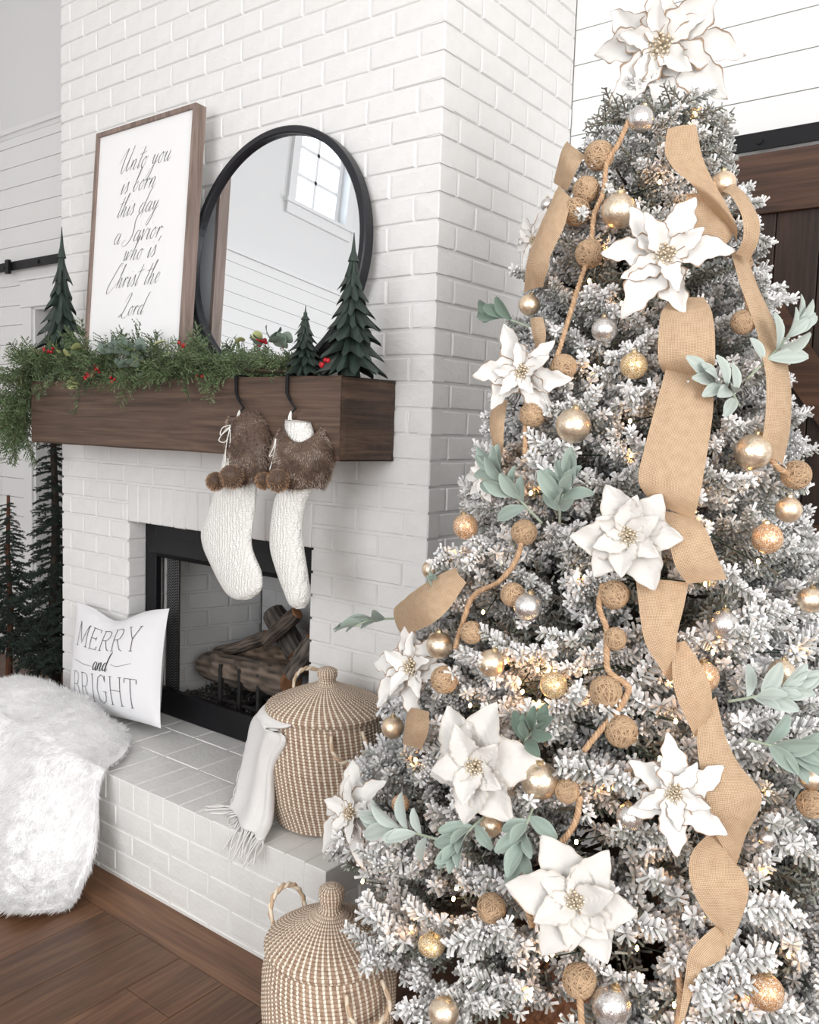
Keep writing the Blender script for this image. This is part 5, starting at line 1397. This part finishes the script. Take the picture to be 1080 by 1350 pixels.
ORN = [
 ('silver', 845, 157, 17, 'clear silvery glass ball just under the poinsettia topper'),
 ('twine', 790, 205, 19, 'twine ball highest on the jute rope'), ('twine', 773, 250, 17, 'second twine ball down the jute rope, touching the next one'),
 ('twine', 760, 279, 18, 'twine ball beside the large champagne ball near the top'), ('champagne', 816, 278, 23, 'large champagne mercury ball beside the velvet poinsettia near the top'),
 ('twine', 777, 334, 18, 'twine ball on the rope, level with the upper velvet poinsettia'), ('pearl', 954, 243, 17, 'pale champagne ball beside the top burlap loop'),
 ('silver', 722, 270, 9, 'small silver ball half hidden behind the upper burlap loop facing the chimney'), ('pearl', 698, 402, 14, 'pale champagne ball beside the dark green leaf sprig'),
 ('silver', 797, 435, 17, 'crackled silver ball below the upper velvet poinsettia'), ('twine', 980, 347, 12, 'small twine ball behind the tip of the upper poinsettia'),
 ('twine', 980, 425, 16, 'twine ball between two burlap ribbon runs'), ('twine', 743, 484, 17, 'twine ball beside the poinsettia facing the chimney'),
 ('gold', 836, 482, 18, 'flat gold glitter ball beside the wide burlap ribbon'), ('champagne', 756, 561, 23, 'large champagne ball hanging in the middle of the tree'),
 ('champagne', 993, 596, 24, 'large champagne ball under the lambs ear sprays'), ('twine', 702, 547, 17, 'twine ball beneath the poinsettia facing the chimney'),
 ('twine', 1050, 626, 19, 'twine ball in front of the barn door'), ('pearl', 1040, 672, 17, 'pale champagne ball in front of the barn door'),
 ('copper', 1012, 710, 20, 'copper glitter ball near the barn door'), ('copper', 614, 694, 17, 'copper glitter ball at the tree edge against white brick'),
 ('twine', 691, 702, 17, 'twine ball under the twin lambs ear sprigs'), ('pearl', 568, 751, 12, 'small champagne ball beside the side burlap loop'),
 ('twine', 676, 784, 16, 'twine ball touching the silver mottled ball'), ('silver', 696, 800, 19, 'mottled silver ball touching a twine ball below the jute rope'),
 ('twine', 810, 784, 19, 'twine ball under the ribbed poinsettia'), ('silver', 954, 823, 19, 'silver ball above the copper ball on the ribbon'),
 ('champagne', 1068, 791, 17, 'champagne ball at the tree edge under the barn door brace'), ('twine', 622, 834, 15, 'twine ball half hidden on the rope near the side poinsettia'),
 ('champagne', 580, 851, 18, 'shiny champagne ball beside the side poinsettia above the basket'), ('twine', 811, 842, 15, 'twine ball partly buried above a looped rope'),
 ('champagne', 648, 874, 18, 'champagne ball near a cluster of lights'), ('gold', 730, 903, 18, 'squat gold glitter ball among the warm lights'),
 ('twine', 586, 896, 18, 'twine ball beside the poinsettia above the basket'), ('pearl', 518, 959, 15, 'gold champagne ball touching the hearth basket'),
 ('champagne', 712, 1029, 25, 'biggest champagne mercury ball beside the white ribbed poinsettia'), ('twine', 748, 1043, 16, 'twine ball behind the biggest champagne ball'),
 ('pearl', 648, 1089, 15, 'champagne ball tucked under the ribbed poinsettia'), ('copper', 528, 1060, 12, 'small copper ball behind the lambs ear leaves'),
 ('twine', 648, 1197, 19, 'twine ball beside the lowest poinsettia'), ('champagne', 585, 1335, 20, 'champagne ball hanging lowest beside the floor basket'),
 ('twine', 764, 1293, 22, 'large twine ball under the lowest poinsettia'), ('twine', 799, 912, 21, 'twine ball hanging in a loop of the rope'),
 ('twine', 819, 964, 21, 'twine ball under the rope loop above the jagged poinsettia'), ('copper', 928, 892, 20, 'copper glitter ball resting on the burlap ribbon'),
 ('champagne', 1031, 887, 18, 'champagne ball above the leafy sprays at the tree edge'), ('silver', 830, 1077, 18, 'silver ball under a petal of the jagged poinsettia'),
 ('copper', 1010, 1308, 23, 'large copper glitter ball near the foot of the tree'), ('silver', 806, 1325, 26, 'large ribbed silver ball at the foot of the tree'),
 ('champagne', 1070, 1026, 16, 'champagne ball under the leafy sprays at the tree edge'), ('twine', 1070, 1060, 18, 'twine ball under the leafy sprays at the tree edge'),
 ('silver', 1011, 1105, 12, 'small silver ball beside the crumpled ribbon')]
for kd, x, y, rp, lab in ORN: ornament(kd, x, y, rp, lab, ribbed=(x == 806), off=.025)
ornament('gold', 569, 1246, 18, 'gold glitter finial drop hanging over the dark floor gap', drop=True, off=.02)

# ------------------------------------------------------------------ jute rope
rope = thing('jute_rope', 'twisted jute rope garland winding down the christmas tree', 'rope', (AX, AY, .5))
ROPES = [[(833,150),(815,190),(800,215),(795,255),(783,285),(778,330),(762,380),(750,420),(735,468),(720,500),(700,520),(693,560),(692,600)],
 [(690,700),(682,735),(660,765),(625,785),(612,815),(600,855)], [(795,770),(790,800),(800,830),(800,860),(803,885),(828,905),(822,925),(808,945),(790,965),(770,990)],
 [(765,1050),(760,1080),(745,1105),(725,1120)], [(678,1180),(695,1200),(702,1222)], [(970,335),(980,370),(986,400),(990,425)], [(1005,590),(1025,615),(1040,625)], [(764,1310),(766,1335),(768,1360)], [(895,1282),(897,1320),(893,1352)]]
for R in ROPES:
    P = catmull([tree_hit(x, y, .03) for x, y in R], 10); m = MB()
    for ph in (0, 2.1, 4.2):
        q = []; s = 0
        for i, p in enumerate(P):
            if i: s += (p-P[i-1]).length
            n_ = tnorm(p); t_ = (P[min(i+1, len(P)-1)]-P[max(i-1, 0)]).normalized(); b = n_.cross(t_)
            a = s*260+ph; q.append(p+(n_*math.cos(a)+b*math.sin(a))*.0034)
        m.tube(q, .0036, 5, (.46, .29, .17, 1) if ph else (.54, .36, .22, 1))
    m.build('rope_run', M_JUTE, rope, True)

# ------------------------------------------------------------------ burlap ribbon
mbl, nt, b_ = new_mat('burlap_weave'); tc = nd(nt, 'ShaderNodeTexCoord')
mp_ = nd(nt, 'ShaderNodeMapping'); mp_.inputs['Scale'].default_value = (1, 1, 1); nt.links.new(tc.outputs['UV'], mp_.inputs[0])
wx = nd(nt, 'ShaderNodeTexWave', wave_type='BANDS', bands_direction='X'); setin(wx, Scale=105, Distortion=1.2); nt.links.new(mp_.outputs[0], wx.inputs[0])
wy = nd(nt, 'ShaderNodeTexWave', wave_type='BANDS', bands_direction='Y'); setin(wy, Scale=105, Distortion=1.2); nt.links.new(mp_.outputs[0], wy.inputs[0])
ww = math_n(nt, 'MULTIPLY', wx.outputs[1], wy.outputs[1]); nn_ = noise(nt, tc.outputs['UV'], 60, 3)
f_ = math_n(nt, 'ADD', math_n(nt, 'MULTIPLY', ww, .75), math_n(nt, 'MULTIPLY', nn_, .3))
nt.links.new(ramp(nt, f_, [(.08, rgb(160, 130, 100)), (.35, rgb(212, 184, 152)), (.8, rgb(236, 214, 188))]), b_.inputs['Base Color']); setin(b_, Roughness=.9)
bump(nt, b_, ww, .5, .002)
trn = nd(nt, 'ShaderNodeBsdfTranslucent'); trn.inputs[0].default_value = rgb(205, 160, 112); msh = nd(nt, 'ShaderNodeMixShader'); msh.inputs[0].default_value = .22
nt.links.new(b_.outputs[0], msh.inputs[1]); nt.links.new(trn.outputs[0], msh.inputs[2]); nt.links.new(msh.outputs[0], nt.nodes['Material Output'].inputs[0])
ribbon = thing('burlap_ribbon', 'wide tan burlap ribbon cascading down the christmas tree', 'ribbon', (AX, AY, .6))
RIB = [
 [((880,170),(918,165),.03),((877,200),(926,205),.045),((888,222),(940,238),.05),((908,240),(957,268),.055),((925,258),(971,298),.045),((945,285),(972,318),.02)],
 [((905,255),(948,262),.012),((908,285),(966,292),.02),((918,305),(966,310),.026),((930,318),(955,325),.02)],
 [((952,252),(968,242),.02),((966,260),(988,262),.05),((978,285),(1001,290),.07),((980,312),(1000,318),.06),((970,335),(987,345),.03)],
 [((962,330),(985,340),.01),((978,380),(1003,385),.015),((998,440),(1026,437),.02),((1010,500),(1042,497),.03),((1008,560),(1042,565),.025),((1000,600),(1032,612),.0)],
 [((884,396),(928,392),.0),((872,412),(939,412),.03),((868,445),(943,448),.05),((868,475),(941,490),.04),((874,490),(928,516),.01)],
 [((880,480),(940,505),.02),((866,530),(940,545),.045),((850,590),(928,625),.055),((842,635),(921,662),.05),((862,665),(915,686),.025)],
 [((870,672),(918,684),.02),((880,705),(932,700),.05),((890,745),(946,735),.055),((906,770),(959,764),.035)],
 [((838,762),(908,768),.01),((842,795),(902,800),.03),((850,845),(893,838),.035),((870,880),(892,872),.02),((883,900),(890,895),.01)],
 [((888,848),(903,845),.012),((886,880),(922,872),.03),((891,915),(937,905),.04),((906,950),(938,935),.03),((916,972),(926,962),.012)],
 [((928,930),(944,918),.01),((920,965),(956,968),.025),((921,1000),(973,1005),.04),((930,1045),(1001,1040),.055),((936,1085),(1003,1062),.05),((955,1120),(985,1100),.03),((966,1142),(972,1138),.012)],
 [((938,1095),(950,1100),.015),((913,1122),(962,1128),.035),((909,1155),(985,1158),.05),((920,1188),(986,1185),.05),((938,1215),(975,1218),.035),((948,1225),(960,1252),.018)],
 [((946,1218),(958,1240),.02),((925,1236),(954,1262),.03),((909,1256),(936,1274),.03),((904,1282),(922,1284),.02),((895,1345),(902,1345),.015)],
 [((738,243),(754,262),.01),((722,275),(744,298),.035),((705,315),(727,335),.04),((693,355),(723,355),.035),((691,388),(716,378),.01)],
 [((699,420),(716,418),.01),((702,440),(720,440),.015),((706,462),(716,462),.0)],
 [((653,528),(670,528),.0),((645,552),(665,556),.02),((648,580),(664,584),.02),((652,598),(662,600),.0)],
 [((602,748),(615,768),.0),((575,760),(592,802),.035),((545,780),(565,825),.05),((521,800),(530,838),.03)],
 [((540,932),(566,938),.0),((534,955),(565,962),.02),((531,980),(556,988),.0)],
 [((748,186),(772,205),.0),((738,205),(760,225),.02),((730,240),(748,252),.0)]]
for rw in RIB:
    A = catmull([tree_hit(*a, o*1.1+.032) for a, b, o in rw], 6); B = catmull([tree_hit(*b, o*1.1+.032) for a, b, o in rw], 6)
    W = 8; m = MB(); n = len(A); uvs = []; vs = []; s = 0
    for i in range(n):
        if i: s += ((A[i]+B[i])/2-(A[i-1]+B[i-1])/2).length
        wid = (B[i]-A[i]).length; nr = tnorm((A[i]+B[i])/2)
        for j in range(W+1):
            f = j/W; bow = nr*(.10*wid*math.sin(PI*f))
            p = A[i].lerp(B[i], f)+bow+nr*.0025*mnoise.noise(Vector((s*20, f*3, 0)))
            vs.append(p); uvs.append((f*wid, s))
    w = W+1
    fs = [(i*w+j, (i+1)*w+j, (i+1)*w+j+1, i*w+j+1) for i in range(n-1) for j in range(W)]
    m.add(vs, fs); me = m.mesh('ribbon_run', mbl, True); ul = me.uv_layers.new(name='UVMap')
    for lp in me.loops: ul.data[lp.index].uv = uvs[lp.vertex_index]
    o = link('ribbon_run', me, ribbon)
    hem = MB(); hem.tube(A, .0013, 4); hem.tube(B, .0013, 4); hem.build('hem', plain('ribbon_hem', rgb(150, 108, 70), .8) if 'ribbon_hem' not in bpy.data.materials else bpy.data.materials['ribbon_hem'], o) if False else None

# ------------------------------------------------------------------ poinsettias
M_PET = tint_mat('velvet_petal', .7, .35); 
PETALS = {}
def petal(kind, seed):
    r = random.Random(seed); m = MB(); ribbed = kind == 'ribbed'
    nu = 30 if ribbed else 24; nv = 12; cs = []; vs = []
    F = [-1, -.955, -.90, -.62, -.40, -.2, 0, .2, .40, .62, .90, .955, 1] if not ribbed else [-1, -.85, -.7, -.53, -.35, -.17, 0, .17, .35, .53, .7, .85, 1]
    ph = [r.uniform(0, 6) for _ in range(4)]; wmax = .34 if ribbed else .245; skew = r.uniform(-.06, .06)
    for i in range(nu+1):
        t = i/nu; w = wmax*(math.sin(PI*min(1, t**.78))**.8)*(1-.12*t)+.012*(1-t)
        for j, f in enumerate(F):
            a = abs(f); sg_ = 1 if f > 0 else 2
            jag = (.16*math.sin(t*15+ph[0]*sg_)+.10*math.sin(t*31+ph[1]*sg_)) if not ribbed else .05*math.sin(t*26+ph[0]*sg_)
            y = f*w*(1+jag*a**3)+skew*math.sin(PI*t)
            z = .15*a*w/wmax*(1-.5*t)+.05*math.sin(t*4+ph[2])*t-.22*t*t+.04*t
            if ribbed: z += .020*math.sin((t-.42*a)*44)*math.sin(PI*t)*min(1, a*4)
            else: z += .006*math.sin((t-.4*a)*34)*math.sin(PI*t)*min(1, a*4)
            z += .025*math.sin(t*11+f*3+ph[1])*a
            vs.append((t, y, z))
            e = (a > .93 or t > .985)
            if ribbed: c = (.62, .60, .57, 1) if a < .99 else (.50, .45, .39, 1)
            else: c = (.72, .705, .68, 1) if not e else (.30, .20, .13, 1)
            if t < .10: c = (.66, .60, .50, 1)
            cs.append(c)
    m.add(vs, [(i*(nv+1)+j, (i+1)*(nv+1)+j, (i+1)*(nv+1)+j+1, i*(nv+1)+j+1) for i in range(nu) for j in range(nv)], cs)
    return m.mesh('petal', M_PET, True)
M_STAM = mercury('pearl_gold_beads', rgb(244, 234, 214), rgb(196, 174, 142), .28)
mb = MB(); r = random.Random(4)
for k in range(34):
    a = k*2.4; q = math.sqrt(k/34); h = .10+.10*(1-q)+r.uniform(-.02, .03)
    p = Vector((q*.19*math.cos(a), q*.19*math.sin(a), h)); mb.tube([(p.x*.4, p.y*.4, 0), p], .006, 4); mb.sphere(p, r.uniform(.020, .030), 7, 5)
STAM = mb.mesh('stamens', M_STAM, True)
def poinsettia(px, py, R, kind, label, face=None, n1=6, n2=5, off=.05, at=None, spin=0):
    p = at or tree_hit(px, py, off+.025); rad = pxr(p, R)
    nrm = tnorm(p) if face is None else Vector(face).normalized()
    tc_ = (CAM-p).normalized(); nrm = (nrm*.55+tc_*.45).normalized() if face is None else nrm
    t = thing('poinsettia', label, 'artificial flower', p[:], 'white poinsettias on the tree')
    if kind not in PETALS: PETALS[kind] = [petal(kind, 10+i) for i in range(4)]
    zq = nrm.to_track_quat('Z', 'Y').to_matrix().to_4x4(); r = random.Random(int(px*7+py))
    t.matrix_basis = Matrix.Translation(p) @ zq
    def pt(name, me, M_):
        o = bpy.data.objects.new(name, me); COL.objects.link(o); o.parent = t; o.matrix_basis = M_
    for layer, n, sc_, el in ((0, n1, 1.0, .12), (1, n2, .66, .45)):
        for k in range(n):
            a = spin+2*PI*k/n+layer*.5+r.uniform(-.14, .14); s = rad*sc_*r.uniform(.86, 1.1)
            pt('petal', PETALS[kind][r.randrange(4)], Matrix.Rotation(a, 4, 'Z') @ Matrix.Translation((rad*.03, 0, rad*.04*layer)) @ Matrix.Rotation(-el+r.uniform(-.18, .18), 4, 'Y') @ Matrix.Rotation(r.uniform(-.25, .25), 4, 'X') @ Matrix.Diagonal((s, s*1.08, s, 1)))
    pt('stamens', STAM, Matrix.Scale(rad, 4))
tp_ = CAM+ray(872, 64)*((Vector((AX, AY, 1.624))-CAM).dot(fw)*.925)
poinsettia(868, 57, 96, 'velvet', 'large white velvet poinsettia topping the christmas tree', at=tp_, face=(.30, -.95, -.05), n1=8, n2=5)
poinsettia(876, 338, 88, 'velvet', 'white velvet poinsettia with brown edges over the upper burlap ribbon', n1=6, n2=4, off=.075)
poinsettia(690, 492, 64, 'velvet', 'white poinsettia facing the chimney above the twine balls', off=.04)
poinsettia(828, 708, 76, 'ribbed', 'white ribbed poinsettia over the middle of the burlap ribbon', n1=6, n2=6, off=.07)
poinsettia(628, 1010, 80, 'ribbed', 'white ribbed poinsettia beside the biggest champagne ball', off=.06, spin=.3)
poinsettia(758, 1187, 84, 'ribbed', 'lowest white ribbed poinsettia at the front of the tree', off=.06, n1=6, n2=6)
poinsettia(888, 1045, 72, 'velvet', 'jagged white poinsettia touching the crumpled burlap ribbon', off=.06, spin=.5)
poinsettia(546, 880, 70, 'velvet', 'white velvet poinsettia at the tree edge above the hearth basket', off=.02)
poinsettia(466, 1072, 66, 'velvet', 'white velvet poinsettia overlapping the hearth basket', off=.03)
poinsettia(706, 318, 40, 'velvet', 'white poinsettia half hidden behind the upper burlap loop facing the chimney', off=.0, n2=3)
poinsettia(640, 630, 34, 'velvet', 'small white poinsettia almost buried behind the twin lambs ear sprigs', off=-.01, n2=3)

# ------------------------------------------------------------------ lambs ear sprigs
M_LAMB = tint_mat('lambs_ear_leaf', .75, .3)
def lamb_leaf(seed, col):
    r = random.Random(seed); m = MB(); nu, nv = 8, 4; vs = []; cs = []
    for i in range(nu+1):
        t = i/nu; w = .225*math.sin(PI*min(1, (t*.93+.03)))**.8*(.7+.5*t)
        for j in range(nv+1):
            f = -1+2*j/nv; vs.append((t, f*w, .10*abs(f)*w/.2-.25*t*t*r.uniform(.95, 1.05)+.08*t)); g = 1.12 if j == nv//2 else (1.0 if abs(f) < .9 else 1.25); cs.append((col[0]*g, col[1]*g, col[2]*g, 1))
    m.add(vs, [(i*(nv+1)+j, (i+1)*(nv+1)+j, (i+1)*(nv+1)+j+1, i*(nv+1)+j+1) for i in range(nu) for j in range(nv)], cs)
    return m.mesh('leaf', M_LAMB, True)
LL = {'pale': [lamb_leaf(i, (.38, .43, .395)) for i in range(3)], 'mid': [lamb_leaf(i+5, (.25, .31, .27)) for i in range(3)], 'dark': [lamb_leaf(i+9, (.12, .175, .135)) for i in range(3)]}
def sprig(a, b, nl, leaf, tone, label, off=.05):
    A, B = tree_hit(*a, off-.03), tree_hit(*b, off+.03); d = B-A; L = d.length; d.normalize()
    t = thing('lambs_ear_sprig', label, 'leaf sprig', A[:], 'lambs ear sprigs on the tree'); r = random.Random(int(a[0]+b[1]*3))
    C0 = (A+B)/2+tnorm(A)*.02; P = catmull([A, C0, B], 8)
    m = MB(); m.tube(P, [.0028]*8+[.0024]*8+[.0016], 5, (.34, .40, .30, 1)); m.build('stem', M_LAMB, t, True)
    lk = leaf*((A-CAM).dot(fw))/FPX
    for k in range(nl):
        f = .25+.75*k/(nl-1); i = min(int(f*16), 15); p = P[i]; n_ = tnorm(p); sd = n_.cross(d)
        s = (1 if k % 2 else -1); fan = 1.05*(1-f*.6)
        ph_ = k*2.4+r.uniform(-.4, .4); dd = (d*(.30+.75*f*f)+(sd*math.cos(ph_)+n_*(abs(math.sin(ph_))*.9-.15))*fan*r.uniform(.8, 1.2)).normalized()
        o = put('leaf', LL[tone][k % 3], t, p, dd, lk*r.uniform(.75, 1.15)*(1-.25*(f > .9)), 0)
        # face the leaf outward
        zax = (n_+Vector((r.uniform(-.3, .3), r.uniform(-.3, .3), r.uniform(-.3, .3)))).normalized(); yax = zax.cross(dd).normalized(); zax = dd.cross(yax)
        Mx = Matrix((dd, yax, zax)).transposed().to_4x4(); o.matrix_basis = Matrix.Translation(p) @ Mx @ Matrix.Scale(lk*r.uniform(.75, 1.15), 4)
sprig((700, 432), (648, 412), 9, 36, 'dark', 'dark green leaf sprig pointing at the chimney near the tree top', .03)
sprig((715, 690), (650, 612), 12, 44, 'mid', 'lambs ear sprig on the chimney side of the middle pair')
sprig((738, 690), (752, 630), 12, 44, 'mid', 'lambs ear sprig of the middle pair beside the ribbed poinsettia')
sprig((985, 500), (1050, 425), 11, 46, 'pale', 'pale lambs ear sprig reaching towards the barn door', .06)
sprig((975, 535), (930, 500), 10, 40, 'pale', 'pale lambs ear sprig lying over the burlap ribbon', .06)
sprig((530, 815), (468, 826), 8, 32, 'mid', 'thin leaf sprig sticking out against the white brick', .03)
sprig((610, 795), (585, 770), 6, 30, 'mid', 'small leaf sprig beside the side burlap loop', .02)
sprig((590, 1110), (505, 1080), 12, 46, 'pale', 'lambs ear sprig beside the poinsettia over the basket', .06)
sprig((640, 1075), (605, 1120), 10, 44, 'mid', 'broad lambs ear sprig hanging under the ribbed poinsettia', .06)
sprig((705, 1060), (690, 1125), 10, 42, 'mid', 'drooping lambs ear sprig under the biggest champagne ball', .04)
sprig((690, 985), (715, 955), 9, 36, 'dark', 'dark leafy sprig above the biggest champagne ball', .03)
sprig((960, 925), (1045, 905), 12, 44, 'pale', 'pale lambs ear sprig beside the copper ball on the ribbon', .06)
sprig((985, 975), (1060, 995), 12, 50, 'mid', 'lambs ear sprig with broad leaves low at the tree edge', .06)
